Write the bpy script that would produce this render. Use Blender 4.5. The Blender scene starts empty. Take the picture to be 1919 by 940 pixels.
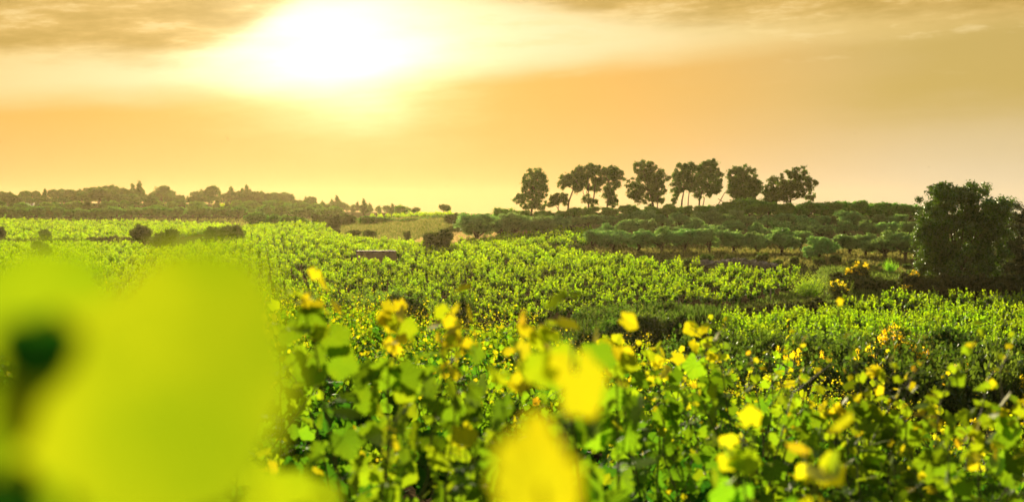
import bpy, math, random
import numpy as np
from mathutils import Vector

# ------------------------------------------------------------------ camera, sky, sun, exposure
R = math.radians
S = bpy.context.scene
COL = S.collection
F = 2665.0                 # focal length in pixels of the 1919 px wide photograph
HZ = 395.0                 # row of the horizon in the photograph
EXPOSURE = 0.75
SUN_AZ, SUN_EL = -7.2, 9.8

cam_d = bpy.data.cameras.new('camera')
cam = bpy.data.objects.new('camera', cam_d)
COL.objects.link(cam)
S.camera = cam
cam_d.sensor_width = 36.0
cam_d.lens = 36.0 * F / 1919.0
cam_d.clip_start = 0.02
cam_d.clip_end = 12000
cam.location = (0, 0, 0)
cam.rotation_euler = (R(90) - math.atan((470 - HZ) / F), 0, 0)
cam_d.dof.use_dof = True
cam_d.dof.focus_distance = 17.0
cam_d.dof.aperture_fstop = 4.2

S.view_settings.view_transform = 'Standard'
S.view_settings.look = 'None'
S.view_settings.gamma = 1
S.view_settings.exposure = EXPOSURE
S.render.engine = 'CYCLES'
S.cycles.max_bounces = 6
S.cycles.diffuse_bounces = 3
S.cycles.glossy_bounces = 2
S.cycles.transmission_bounces = 4
S.cycles.volume_bounces = 0
S.cycles.sample_clamp_indirect = 4.0
S.cycles.use_denoising = True
S.cycles.use_adaptive_sampling = True
S.cycles.adaptive_threshold = 0.01
S.cycles.caustics_reflective = False
S.cycles.caustics_refractive = False


def lin(r, g, b):
    f = lambda c: (c / 255 / 12.92) if c <= 10 else ((c / 255 + 0.055) / 1.055) ** 2.4
    return (f(r), f(g), f(b))


class G:
    """tiny expression helper over math nodes"""
    nt = None

    def __init__(s, sock): s.s = sock

    @staticmethod
    def op(kind, *a, clamp=False):
        n = G.nt.nodes.new('ShaderNodeMath')
        n.operation = kind
        n.use_clamp = clamp
        for i, v in enumerate(a):
            if isinstance(v, G): G.nt.links.new(v.s, n.inputs[i])
            else: n.inputs[i].default_value = v
        return G(n.outputs[0])
    def __add__(s, o): return G.op('ADD', s, o)
    def __radd__(s, o): return G.op('ADD', o, s)
    def __sub__(s, o): return G.op('SUBTRACT', s, o)
    def __rsub__(s, o): return G.op('SUBTRACT', o, s)
    def __mul__(s, o): return G.op('MULTIPLY', s, o)
    def __rmul__(s, o): return G.op('MULTIPLY', o, s)
    def __truediv__(s, o): return G.op('DIVIDE', s, o)


def sstep(x, a, b):
    n = G.nt.nodes.new('ShaderNodeMapRange')
    n.interpolation_type = 'SMOOTHSTEP'
    G.nt.links.new(x.s, n.inputs['Value'])
    for k, v in (('From Min', a), ('From Max', b)):
        if isinstance(v, G): G.nt.links.new(v.s, n.inputs[k])
        else: n.inputs[k].default_value = v
    return G(n.outputs['Result'])


def cmix(f, a, b, mode='MIX'):
    n = G.nt.nodes.new('ShaderNodeMix')
    n.data_type = 'RGBA'
    n.blend_type = mode
    n.clamp_factor = True
    if isinstance(f, G): G.nt.links.new(f.s, n.inputs[0])
    else: n.inputs[0].default_value = f
    for i, v in ((6, a), (7, b)):
        if isinstance(v, G): G.nt.links.new(v.s, n.inputs[i])
        else: n.inputs[i].default_value = (*v, 1)
    return G(n.outputs[2])


def build_world():
    w = bpy.data.worlds.new('World')
    S.world = w
    w.use_nodes = True
    nt = w.node_tree
    G.nt = nt
    bg = nt.nodes['Background']
    tc = nt.nodes.new('ShaderNodeTexCoord')
    sp = nt.nodes.new('ShaderNodeSeparateXYZ')
    nt.links.new(tc.outputs['Generated'], sp.inputs[0])
    x, y, z = G(sp.outputs[0]), G(sp.outputs[1]), G(sp.outputs[2])
    # azimuth and elevation of the sky direction, one unit is about 2.15 degrees
    h = G.op('ARCTAN2', x, y) * 26.65
    hor = G.op('SQRT', x * x + y * y)
    v = G.op('ARCTAN2', z, hor) * 26.65
    cv = nt.nodes.new('ShaderNodeCombineXYZ')
    nt.links.new((h * 0.22).s, cv.inputs[0])
    nt.links.new((v - h * 0.05).s, cv.inputs[1])

    def noise(scale, detail, rough, off):
        n = nt.nodes.new('ShaderNodeTexNoise')
        m = nt.nodes.new('ShaderNodeMapping')
        m.inputs['Location'].default_value = off
        nt.links.new(cv.outputs[0], m.inputs[0])
        nt.links.new(m.outputs[0], n.inputs['Vector'])
        n.inputs['Scale'].default_value = scale
        n.inputs['Detail'].default_value = detail
        n.inputs['Roughness'].default_value = rough
        return G(n.outputs[0])
    n1 = noise(0.9, 5, 0.55, (3, 7, 0)) - 0.5
    n2 = noise(2.6, 6, 0.6, (11, 2, 0)) - 0.5
    n3 = noise(0.5, 3, 0.5, (1, 5, 2)) - 0.5
    n4 = noise(7.0, 6, 0.62, (5, 9, 4)) - 0.5
    side = sstep(h + n3 * 3.0, -1.0, 9.0)
    hor_c = cmix(side, lin(240, 186, 112), lin(229, 209, 174))
    mid_c = cmix(side, lin(242, 180, 84), lin(212, 184, 118))
    patch = sstep(h + n1 * 3, 5.0, 7.5) * sstep(v + n2 * 1.2, 1.2, 2.2)
    mid_c = cmix(patch * 0.5, mid_c, lin(196, 166, 72))
    base = cmix(sstep(v + n1 * 0.5, 0.0, 2.3), hor_c, mid_c)
    # upper bright gap in the cloud and the cloud bank over it
    lo = h * 0.085 + 2.62 + n1 * 0.7
    gap = sstep(v, lo - 0.28, lo + 0.35)
    dist = G.op('ABSOLUTE', h + 2.6)
    gap_c = cmix(sstep(dist, 2.0, 9.5), lin(252, 236, 182), lin(240, 208, 134))
    c = cmix(gap * 0.95, base, gap_c)
    up = 2.65 + sstep(h, -6.2, -3.4) * 1.3 - sstep(h, -1.2, 3.0) * 0.6 + n1 * 0.9 + n2 * 0.35
    cl = sstep(v, up - 0.25, up + 0.45)
    cl_c = cmix(sstep(n2 + n1 * 0.5 + n4 * 0.3, -0.2, 0.2), lin(186, 152, 70), lin(226, 186, 104))
    c = cmix(cl * 0.93, c, cl_c)
    wisp = sstep(n2 * 1.2 + n1 + n4 * 0.6, 0.02, 0.25) * sstep(v, 2.2, 3.2)
    c = cmix(wisp * 0.5, c, lin(250, 222, 158))
    # glow of the veiled sun
    dh, dv = h + 3.3 + n2 * 1.6, v - 3.0 + n1 * 1.1
    e1 = G.op('EXPONENT', (dh * dh * 0.27 + dv * dv * 0.72) * -1.0)
    e2 = G.op('EXPONENT', (dh * dh * 0.028 + dv * dv * 0.10) * -1.0)
    th = 1.0 - cl * 0.55
    edge = 0.8 + n1 * 1.3
    c = cmix(1.0, c, cmix(1.0, lin(255, 244, 205), G.op('MULTIPLY', e1 * 1.5, th * edge), 'MULTIPLY'), 'ADD')
    c = cmix(1.0, c, cmix(1.0, lin(255, 175, 90), G.op('MULTIPLY', e2, 0.05), 'MULTIPLY'), 'ADD')
    # away from the view the clouded evening sky turns duller and bluer
    away = sstep(G.op('ABSOLUTE', h), 14.0, 50.0)
    hi = sstep(v, 5.5, 16.0)
    c = cmix(away * 0.85, c, (0.19, 0.20, 0.20))
    c = cmix(hi * 0.85, c, (0.25, 0.28, 0.28))
    sky = nt.nodes.new('ShaderNodeTexSky')
    sky.sky_type = 'NISHITA'
    sky.sun_disc = False
    sky.sun_elevation = R(SUN_EL)
    sky.sun_rotation = R(SUN_AZ)
    sky.dust_density = 3
    sk = cmix(1.0, G(sky.outputs[0]), (0.008,) * 3, 'MULTIPLY')
    k = 2.0 ** (-EXPOSURE)
    c = cmix(1.0, c, (k * 0.96 / 0.1,) * 3, 'MULTIPLY')
    tot = cmix(1.0, c, sk, 'ADD')
    nt.links.new(tot.s, bg.inputs[0])
    bg.inputs[1].default_value = 0.1


build_world()
sun_d = bpy.data.lights.new('sun', 'SUN')
sun_d.energy = 5.0
sun_d.angle = R(0.6)
sun_d.color = (1.0, 0.84, 0.58)
sun = bpy.data.objects.new('sun', sun_d)
COL.objects.link(sun)
sdir = Vector((math.sin(R(SUN_AZ)) * math.cos(R(SUN_EL)), math.cos(R(SUN_AZ)) * math.cos(R(SUN_EL)), math.sin(R(SUN_EL))))
sun.rotation_euler = sdir.to_track_quat('Z', 'Y').to_euler()

rs = np.random.RandomState(7)
random.seed(7)


# ------------------------------------------------------------------ mesh building
class MB:
    def __init__(s):
        s.v, s.f, s.t, s.uv, s.n = [], [], [], [], 0

    def add(s, verts, faces, tint, uv=None):
        verts = np.asarray(verts, float).reshape(-1, 3)
        faces = np.asarray(faces, int)
        t = np.empty((len(verts), 3)); t[:] = tint
        s.v.append(verts); s.f.append(faces + s.n); s.t.append(t)
        s.uv.append(np.zeros((len(verts), 2)) if uv is None else np.asarray(uv, float))
        s.n += len(verts)

    def mesh(s, name, mat, smooth=False):
        me = bpy.data.meshes.new(name)
        V = np.concatenate(s.v)
        loops = np.concatenate([f.ravel() for f in s.f])
        tot = np.concatenate([np.full(len(f), f.shape[1]) for f in s.f])
        start = np.concatenate([[0], np.cumsum(tot)[:-1]])
        me.vertices.add(len(V)); me.vertices.foreach_set('co', V.ravel())
        me.loops.add(len(loops)); me.loops.foreach_set('vertex_index', loops.astype(np.int32))
        me.polygons.add(len(tot))
        me.polygons.foreach_set('loop_start', start.astype(np.int32))
        me.polygons.foreach_set('loop_total', tot.astype(np.int32))
        if smooth: me.polygons.foreach_set('use_smooth', np.ones(len(tot), bool))
        a = me.attributes.new('tint', 'FLOAT_COLOR', 'POINT')
        T = np.concatenate(s.t)
        a.data.foreach_set('color', np.hstack([T, np.ones((len(T), 1))]).ravel())
        b = me.attributes.new('blade', 'FLOAT2', 'POINT')
        b.data.foreach_set('vector', np.concatenate(s.uv).ravel())
        me.update(calc_edges=True)
        me.materials.append(mat)
        return me

    def tube(s, pts, rad, n=6, tint=(0.12, 0.08, 0.05)):
        pts = np.asarray(pts, float); rad = np.broadcast_to(np.asarray(rad, float), (len(pts),))
        d = np.gradient(pts, axis=0); d /= np.linalg.norm(d, axis=1)[:, None] + 1e-9
        up = np.array([0.31, 0.17, 0.93]) if abs(d[0][2]) < 0.9 else np.array([1.0, 0.1, 0.1])
        a = np.cross(d, up); a /= np.linalg.norm(a, axis=1)[:, None] + 1e-9
        b = np.cross(d, a)
        th = np.linspace(0, 2 * np.pi, n, endpoint=False)
        V = pts[:, None] + rad[:, None, None] * (np.cos(th)[None, :, None] * a[:, None] + np.sin(th)[None, :, None] * b[:, None])
        m = len(pts)
        F_ = []
        for i in range(m - 1):
            for j in range(n):
                F_.append((i * n + j, i * n + (j + 1) % n, (i + 1) * n + (j + 1) % n, (i + 1) * n + j))
        s.add(V.reshape(-1, 3), F_, tint)
        k = s.n
        s.add([pts[-1] + d[-1] * rad[-1]], np.zeros((0, 3), int), tint)
        s.f.append(np.array([(k - n + j, k - n + (j + 1) % n, k) for j in range(n)]))

    def box(s, x0, x1, y0, y1, z0, z1, tint=(0.3, 0.3, 0.3)):
        V = [(x, y, z) for z in (z0, z1) for y in (y0, y1) for x in (x0, x1)]
        s.add(V, [(0, 2, 3, 1), (4, 5, 7, 6), (0, 1, 5, 4), (2, 6, 7, 3), (0, 4, 6, 2), (1, 3, 7, 5)], tint)

    def blades(s, P, N, T, size, tint, tmpl, curl=(-0.6, 3.2)):
        """many copies of a leaf template: P position, N normal, T tip direction"""
        tv, tf, tuv = tmpl
        P, N, T = (np.asarray(a, float) for a in (P, N, T))
        N = N / (np.linalg.norm(N, axis=1)[:, None] + 1e-9)
        T = T - (T * N).sum(1)[:, None] * N
        T /= np.linalg.norm(T, axis=1)[:, None] + 1e-9
        B = np.cross(N, T)
        sz = np.broadcast_to(np.asarray(size, float), (len(P),))
        cu = np.random.RandomState(len(P)).uniform(curl[0], curl[1], len(P))[:, None, None]
        V = P[:, None] + sz[:, None, None] * (tv[None, :, 0, None] * B[:, None] + tv[None, :, 1, None] * T[:, None] + cu * tv[None, :, 2, None] * N[:, None])
        k = len(tv)
        idx = (np.arange(len(P)) * k)[:, None, None] + tf[None]
        tint = np.broadcast_to(np.asarray(tint, float), (len(P), 3))
        s.add(V.reshape(-1, 3), idx.reshape(-1, tf.shape[1]), np.repeat(tint, k, axis=0), np.tile(tuv, (len(P), 1)))


def t_quad():
    v = np.array([(0, 0, 0), (0.42, 0.45, 0.10), (0, 1, -0.06), (-0.42, 0.45, 0.10)], float)
    return v, np.array([(0, 1, 2), (0, 2, 3)]), v[:, :2]


def t_needle():
    v = np.array([(0.1, 0, 0), (0.16, 0.55, 0.05), (0, 1, 0), (-0.16, 0.55, 0.05)], float)
    return v, np.array([(0, 1, 2), (0, 2, 3)]), v[:, :2]


def vine_outline(n, teeth):
    out = []
    for i in range(n):
        a = 2 * math.pi * i / n        # 0 at the tip
        c = abs(((a + math.pi) % (2 * math.pi)) - math.pi)
        lob = 0.53 + 0.055 * math.cos(5 * c) + 0.04 * math.cos(c)
        if c > 2.55: lob *= 1 - 0.62 * ((c - 2.55) / 0.59) ** 1.2   # sinus at the stalk
        if teeth: lob *= 1 + (0.045 if i % 2 else -0.045)
        out.append((math.sin(a) * lob, math.cos(a) * lob))
    return out


def t_vine(n, rings, teeth, curl=0.16):
    o = vine_outline(n, teeth)
    c0 = np.array((0, -0.12))
    vs = [(0, -0.12, 0.0)]
    for r in range(1, rings + 1):
        k = r / rings
        for i, (x, y) in enumerate(o):
            p = c0 + (np.array((x, y)) - c0) * k
            z = curl * abs(p[0]) * 0.9 - curl * 1.2 * (p[1] ** 2) - curl * 0.6 * p[0] ** 2 + 0.03 * k * k * math.sin(i * 2.1)
            vs.append((p[0], p[1], z))
    fs = [(0, 1 + i, 1 + (i + 1) % n) for i in range(n)]
    for r in range(1, rings):
        a, b = 1 + (r - 1) * n, 1 + r * n
        for i in range(n):
            j = (i + 1) % n
            fs += [(a + i, b + i, b + j), (a + i, b + j, a + j)]
    v = np.array(vs)
    v[:, 1] += 0.22
    uv = v[:, :2].copy()
    return v, np.array(fs), uv


TQ, TN = t_quad(), t_needle()
TV1 = t_vine(11, 1, False)
TV2 = t_vine(20, 2, False)
TV3 = t_vine(44, 3, True)


def t_round():
    n = 36
    vs, fs = [(0, 0, 0)], []
    for r in (0.4, 0.75, 1.0):
        for i in range(n):
            a = 2 * math.pi * i / n
            q = 0.5 * r * (1 + 0.05 * math.cos(3 * a) + 0.025 * math.sin(7 * a + 1)) * (1 - 0.25 * max(0, -math.cos(a)) ** 8)
            vs.append((math.sin(a) * q * 1.08, math.cos(a) * q, 0.10 * q * math.sin(2 * a) + 0.06 * abs(math.sin(a)) * q))
    fs = [(0, 1 + i, 1 + (i + 1) % n) for i in range(n)]
    for k in range(2):
        a, b = 1 + k * n, 1 + (k + 1) * n
        for i in range(n):
            j = (i + 1) % n
            fs += [(a + i, b + i, b + j), (a + i, b + j, a + j)]
    v = np.array(vs); v[:, 1] += 0.42
    return v, np.array(fs), v[:, :2].copy()


TR_ = t_round()


# ------------------------------------------------------------------ materials
def new_mat(name):
    m = bpy.data.materials.new(name)
    m.use_nodes = True
    nt = m.node_tree
    for n in list(nt.nodes): nt.nodes.remove(n)
    G.nt = nt
    out = nt.nodes.new('ShaderNodeOutputMaterial')
    return m, nt, out


def leaf_mat(name, refl=0.45, trans=1.0, rough=0.45, gloss=0.06, warm=(1.15, 1.0, 0.6), veins=False, vary=0.12, mott=((1.5, 1.15, 0.6), 0.35, 22)):
    m, nt, out = new_mat(name)
    at = nt.nodes.new('ShaderNodeAttribute'); at.attribute_name = 'tint'
    oi = nt.nodes.new('ShaderNodeObjectInfo')
    hsv = nt.nodes.new('ShaderNodeHueSaturation')
    nt.links.new(at.outputs['Color'], hsv.inputs['Color'])
    rnd = G(oi.outputs['Random'])
    nt.links.new((rnd * 0.03 + 0.487).s, hsv.inputs['Hue'])
    nt.links.new((rnd * (2 * vary) + (1 - vary)).s, hsv.inputs['Value'])
    col = G(hsv.outputs[0])
    if veins:
        bl = nt.nodes.new('ShaderNodeAttribute'); bl.attribute_name = 'blade'
        sp = nt.nodes.new('ShaderNodeSeparateXYZ')
        nt.links.new(bl.outputs['Vector'], sp.inputs[0])
        bx, by = G(sp.outputs[0]), G(sp.outputs[1]) - 0.10
        ang = G.op('ARCTAN2', bx, by)
        rad = G.op('SQRT', bx * bx + by * by)
        w = G.op('ABSOLUTE', G.op('SINE', ang * 2.35)) * rad
        vein = 1.0 - sstep(w, 0.004, 0.02)
        side = G.op('ABSOLUTE', G.op('SINE', (G.op('ABSOLUTE', bx) * 0.8 - by) * 34.0))
        vein2 = (1.0 - sstep(side, 0.05, 0.25)) * 0.35
        ns = nt.nodes.new('ShaderNodeTexNoise'); ns.inputs['Scale'].default_value = mott[2]
        ns.inputs['Detail'].default_value = 4
        geo = nt.nodes.new('ShaderNodeNewGeometry')
        nt.links.new(geo.outputs['Position'], ns.inputs['Vector'])
        col = cmix(sstep(G(ns.outputs[0]), 0.38, 0.7) * mott[1], col, cmix(1.0, col, mott[0], 'MULTIPLY'))
        col = cmix(G.op('MAXIMUM', vein, vein2) * 0.4, col, cmix(1.0, col, (1.6, 1.4, 1.6), 'MULTIPLY'))
    dif = nt.nodes.new('ShaderNodeBsdfDiffuse')
    tr = nt.nodes.new('ShaderNodeBsdfTranslucent')
    gl = nt.nodes.new('ShaderNodeBsdfGlossy')
    gl.inputs['Roughness'].default_value = rough
    gl.inputs['Color'].default_value = (0.9, 0.95, 0.85, 1)
    nt.links.new(cmix(1.0, col, (refl, refl, refl * 1.1), 'MULTIPLY').s, dif.inputs['Color'])
    nt.links.new(cmix(1.0, col, tuple(trans * w_ for w_ in warm), 'MULTIPLY').s, tr.inputs['Color'])
    ad = nt.nodes.new('ShaderNodeAddShader')
    nt.links.new(dif.outputs[0], ad.inputs[0]); nt.links.new(tr.outputs[0], ad.inputs[1])
    mx = nt.nodes.new('ShaderNodeMixShader')
    fr = nt.nodes.new('ShaderNodeFresnel'); fr.inputs['IOR'].default_value = 1.4
    nt.links.new((G(fr.outputs[0]) * (gloss * 8)).s, mx.inputs[0])
    nt.links.new(ad.outputs[0], mx.inputs[1]); nt.links.new(gl.outputs[0], mx.inputs[2])
    nt.links.new(mx.outputs[0], out.inputs[0])
    return m


def solid_mat(name, colA, colB, scale=6.0, rough=0.9, bump=0.3, attr=False, stretch=(1, 1, 1), detail=6):
    m, nt, out = new_mat(name)
    bs = nt.nodes.new('ShaderNodeBsdfPrincipled')
    bs.inputs['Roughness'].default_value = rough
    bs.inputs['Specular IOR Level'].default_value = 0.2
    tc = nt.nodes.new('ShaderNodeTexCoord')
    mp = nt.nodes.new('ShaderNodeMapping'); mp.inputs['Scale'].default_value = stretch
    nt.links.new(tc.outputs['Object'], mp.inputs[0])
    ns = nt.nodes.new('ShaderNodeTexNoise')
    ns.inputs['Scale'].default_value = scale; ns.inputs['Detail'].default_value = detail
    ns.inputs['Roughness'].default_value = 0.65
    nt.links.new(mp.outputs[0], ns.inputs['Vector'])
    f = sstep(G(ns.outputs[0]), 0.3, 0.7)
    c = cmix(f, colA, colB)
    if attr:
        at = nt.nodes.new('ShaderNodeAttribute'); at.attribute_name = 'tint'
        c = cmix(1.0, G(at.outputs['Color']), c, 'MULTIPLY')
    nt.links.new(c.s, bs.inputs['Base Color'])
    bp = nt.nodes.new('ShaderNodeBump'); bp.inputs['Strength'].default_value = bump
    bp.inputs['Distance'].default_value = 0.05
    nt.links.new(ns.outputs[0], bp.inputs['Height'])
    nt.links.new(bp.outputs[0], bs.inputs['Normal'])
    nt.links.new(bs.outputs[0], out.inputs[0])
    return m


M_VINE = leaf_mat('vine_leaf', refl=0.42, trans=0.95, warm=(1.0, 1.05, 0.5), gloss=0.012, rough=0.6, veins=True)
M_LENS = leaf_mat('mottled_vine_leaf', refl=0.42, trans=1.05, warm=(1.0, 1.05, 0.5), gloss=0.02, rough=0.6, veins=True, mott=((0.50, 0.68, 0.7), 0.9, 16))
M_FIELD = leaf_mat('field_vine_leaf', refl=0.5, trans=1.1, gloss=0.015, rough=0.6, warm=(1.1, 1.0, 0.6))
M_TREE = leaf_mat('tree_leaf', refl=0.95, trans=0.9, gloss=0.008, warm=(1.05, 1.0, 0.5))
M_OAK = leaf_mat('oak_leaf', refl=0.8, trans=0.35, gloss=0.02, warm=(1.05, 1.0, 0.5))
M_BARK = solid_mat('bark', (0.06, 0.04, 0.025), (0.16, 0.11, 0.07), 14, 0.95, 0.6, stretch=(1, 1, 0.3))
M_CANE = solid_mat('green_cane', (0.14, 0.10, 0.03), (0.10, 0.14, 0.03), 20, 0.6, 0.2)
M_STONE = solid_mat('dry_stone', (0.7, 0.7, 0.7), (1.1, 1.05, 1.0), 9, 0.95, 0.8, attr=True)
M_WALL = solid_mat('rough_render', (0.36, 0.23, 0.12), (0.5, 0.33, 0.18), 2.3, 0.95, 0.8)
M_TILE = solid_mat('old_roof_tile', (0.16, 0.10, 0.06), (0.26, 0.17, 0.10), 5, 0.9, 0.5)
M_WHITE = solid_mat('limewash', (0.55, 0.52, 0.46), (0.75, 0.72, 0.66), 8, 0.9, 0.3)
M_WOOD = solid_mat('grey_post_wood', (0.25, 0.2, 0.14), (0.42, 0.34, 0.24), 12, 0.9, 0.4, stretch=(1, 1, 0.2))
M_BIRD = solid_mat('dark_feathers', (0.03, 0.025, 0.02), (0.06, 0.05, 0.04), 10, 0.8, 0.1)


# ------------------------------------------------------------------ scene graph helpers
def link(o, parent=None):
    COL.objects.link(o)
    if parent: o.parent = parent
    return o


def tag(o, label=None, cat=None, group=None, kind=None):
    if label: o['label'] = label
    if cat: o['category'] = cat
    if group: o['group'] = group
    if kind: o['kind'] = kind
    return o


def thing(name, label, cat, loc=(0, 0, 0), rz=0.0, group=None):
    o = bpy.data.objects.new(name, None)
    o.empty_display_size = 0.2
    link(o)
    o.location = loc
    o.rotation_euler = (0, 0, rz)
    return tag(o, label, cat, group)


def part(name, me, parent):
    return link(bpy.data.objects.new(name, me), parent)


def plant_copy(name, meshes, label, cat, loc, rz=0.0, sc=(1, 1, 1), group=None):
    """a thing whose parts share mesh data with the others of its kind"""
    t = thing(name, label, cat, loc, rz, group)
    t.scale = sc
    for nm, me in meshes:
        part(nm, me, t)
    return t


# ------------------------------------------------------------------ the lie of the land
CP = []


def cp(px, d, py=None, z=None):
    if z is None: z = -(py - HZ) / F * d
    CP.append((px, d, z))


for p in (-500, 200, 960, 1700, 2400):
    cp(p, 0.6, z=-1.6); cp(p, 3, z=-1.74)
for p, zz in ((-500, -2.0), (300, -2.05), (960, -2.15), (1500, -2.5), (1919, -2.8), (2400, -3.0)): cp(p, 10, z=zz)
for p, zz in ((-500, -2.4), (300, -2.5), (960, -2.8), (1500, -3.75), (1919, -4.35), (2400, -4.7)): cp(p, 19, z=zz)
cp(-500, 30, z=-3.0); cp(0, 30, z=-3.0); cp(500, 30, z=-3.15); cp(960, 28, z=-3.55); cp(1500, 24, z=-4.4); cp(1919, 22, z=-4.85); cp(2400, 22, z=-5.1)
cp(-500, 45, z=-5.2); cp(0, 45, z=-5.2); cp(500, 45, z=-5.4); cp(960, 42, z=-5.9); cp(1500, 38, z=-6.8); cp(1919, 36, z=-7.2); cp(2400, 36, z=-7.5)
cp(-500, 75, z=-7.6); cp(0, 75, z=-7.8); cp(500, 72, z=-8.4); cp(960, 70, z=-9.0); cp(1400, 66, z=-8.9); cp(1919, 66, z=-8.8); cp(2400, 66, z=-8.8)
cp(1190, 98, z=-9.5); cp(1300, 88, py=648); cp(1600, 88, z=-8.6); cp(1919, 88, z=-8.7); cp(2400, 90, z=-8.7)
cp(1420, 118, z=-8.5); cp(1600, 124, z=-8.45); cp(1919, 126, z=-8.4); cp(2300, 128, z=-8.4)
cp(0, 120, z=-8.6); cp(350, 120, z=-8.7); cp(-500, 120, z=-8.6)
cp(600, 105, z=-8.9); cp(650, 122, z=-9.0); cp(900, 115, z=-9.3); cp(1100, 114, z=-9.0); cp(1250, 120, z=-8.3); cp(1480, 128, z=-7.5)
cp(1560, 140, z=-7.0); cp(1700, 142, z=-7.1); cp(1919, 145, z=-6.9)
cp(1500, 150, py=518); cp(1400, 156, py=516); cp(1300, 164, py=509); cp(1080, 195, py=480); cp(1440, 168, py=492); cp(1330, 176, py=488); cp(800, 225, py=466)
cp(1250, 140, z=-7.9); cp(900, 160, py=518); cp(600, 165, py=512); cp(1100, 160, py=512)
cp(500, 250, py=450); cp(530, 310, py=430); cp(700, 270, py=449)
cp(300, 170, py=514); cp(0, 160, py=528); cp(0, 210, py=488); cp(-400, 210, py=488); cp(0, 290, py=461); cp(250, 290, py=459); cp(300, 240, py=474)
cp(0, 420, py=418); cp(250, 420, py=421); cp(420, 400, py=427); cp(-400, 420, py=418)
cp(1000, 206, py=468); cp(1000, 238, py=450); cp(900, 262, py=443)
cp(1150, 200, py=475); cp(1400, 190, py=477); cp(1530, 168, py=489); cp(1680, 168, py=492); cp(1900, 180, py=478)
for p in (1100, 1300, 1500, 1700, 1900, 2300): cp(p, 238, py=432)
for p in (1000, 1200, 1400, 1600, 1919, 2300): cp(p, 285, py=402)
for p in (1000, 1400, 1919, 2300): cp(p, 350, py=408); cp(p, 620, z=-4)
cp(830, 300, py=418); cp(800, 450, py=407); cp(850, 700, py=402)
cp(650, 350, py=421); cp(650, 480, py=410); cp(650, 600, py=402)
cp(-400, 460, py=414); cp(0, 460, py=414); cp(200, 460, py=414); cp(450, 470, py=408)
cp(-400, 560, py=394); cp(0, 560, py=394); cp(200, 560, py=391); cp(420, 560, py=390); cp(550, 560, py=394)
cp(-400, 700, py=386); cp(0, 700, py=386); cp(200, 700, py=380); cp(420, 700, py=384); cp(550, 700, py=390); cp(700, 700, py=399)
for p in (-500, 300, 960, 1600, 2400): cp(p, 1000, z=-3.5); cp(p, 1500, z=-3)
CPa = np.array(CP)


def feat(px, d):
    return np.stack([px / 330.0, np.log(d) * 2.4], -1)


def tps(r2):
    return np.where(r2 > 1e-12, 0.5 * r2 * np.log(np.maximum(r2, 1e-12)), 0)


_f = feat(CPa[:, 0], CPa[:, 1])
_K = tps(((_f[:, None] - _f[None]) ** 2).sum(-1)) + np.eye(len(_f)) * 0.02
_P = np.hstack([np.ones((len(_f), 1)), _f])
_A = np.block([[_K, _P], [_P.T, np.zeros((3, 3))]])
# the surface is fitted to the slope seen from above, which stays smooth with distance
_w = np.linalg.solve(_A, np.concatenate([CPa[:, 2] / np.sqrt(CPa[:, 1]), np.zeros(3)]))


def ground(x, y):
    x = np.asarray(x, float); y = np.asarray(y, float)
    sh = x.shape
    x = x.ravel(); y = y.ravel()
    r = np.clip(np.hypot(x, y), 0.6, 1600)
    th = np.arctan2(x, y)
    a = np.abs(th); t0 = R(27)
    eff = np.where(a < t0, th, np.sign(th) * t0 * np.clip((np.pi - a) / (np.pi - t0), 0, 1))
    px = 959.5 + F * np.tan(eff)
    d = np.maximum(r * np.cos(eff), 0.6)
    out = np.empty(len(px))
    for i in range(0, len(px), 20000):
        g = feat(px[i:i + 20000], d[i:i + 20000])
        k = tps(((g[:, None] - _f[None]) ** 2).sum(-1))
        out[i:i + 20000] = k @ _w[:-3] + _w[-3] + g @ _w[-2:]
    out *= np.sqrt(d)
    out += 0.05 * np.sin(x * 0.9 + y * 0.4) * np.cos(y * 0.7 - x * 0.3) * np.clip(d / 20, 0, 1)
    return out.reshape(sh)


def gz(x, y): return float(ground(np.array([x]), np.array([y]))[0])
def X(px, d): return (px - 959.5) / F * d
def Z(py, d): return -(py - HZ) / F * d


def inpoly(px, py, poly):
    poly = np.array(poly, float)
    c = np.zeros(px.shape, bool)
    j = len(poly) - 1
    for i in range(len(poly)):
        xi, yi = poly[i]; xj, yj = poly[j]
        cond = ((yi > py) != (yj > py)) & (px < (xj - xi) * (py - yi) / (yj - yi + 1e-12) + xi)
        c ^= cond
        j = i
    return c


# plots of land, as (bearing, metres ahead) corners
NEAR = [(-900, 0.5), (-900, 29), (100, 29.5), (500, 30), (960, 28), (1500, 24.5), (1960, 22.5), (2900, 20), (2900, 0.5)]
MID = [(430, 112), (640, 117), (860, 113), (1100, 113), (1235, 119), (1400, 121), (1490, 129), (1515, 145), (1400, 153), (1280, 162),
       (1080, 194), (900, 216), (770, 232), (640, 262), (600, 318), (430, 318), (420, 262), (330, 236), (250, 250), (330, 180), (300, 112)]
LEFT = [(-60, 105), (-60, 285), (60, 285), (230, 283), (270, 246), (340, 175), (300, 105)]
STRIP = [(-60, 296), (-60, 428), (250, 428), (440, 402), (420, 330), (330, 300), (250, 296)]
RIGHT = [(1300, 92), (1330, 80), (1600, 76), (1980, 76), (1980, 127), (1640, 124), (1560, 117), (1480, 109), (1390, 101)]
TERR = [(870, 212), (1095, 206), (1110, 232), (960, 246), (860, 240)]
HILLF = [(400, 545), (400, 580), (480, 584), (570, 576), (572, 548), (480, 540)]
FARF = [(690, 380), (690, 440), (850, 430), (850, 370)]
STRAW = [(775, 238), (840, 232), (1000, 250), (930, 268), (800, 262)]
OLV = [(1080, 200), (1500, 165), (1700, 152), (1980, 160), (1980, 300), (900, 300), (870, 262)]
WOOD = [(-900, 440), (-900, 1500), (900, 1500), (860, 520), (640, 470), (440, 432)]
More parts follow.
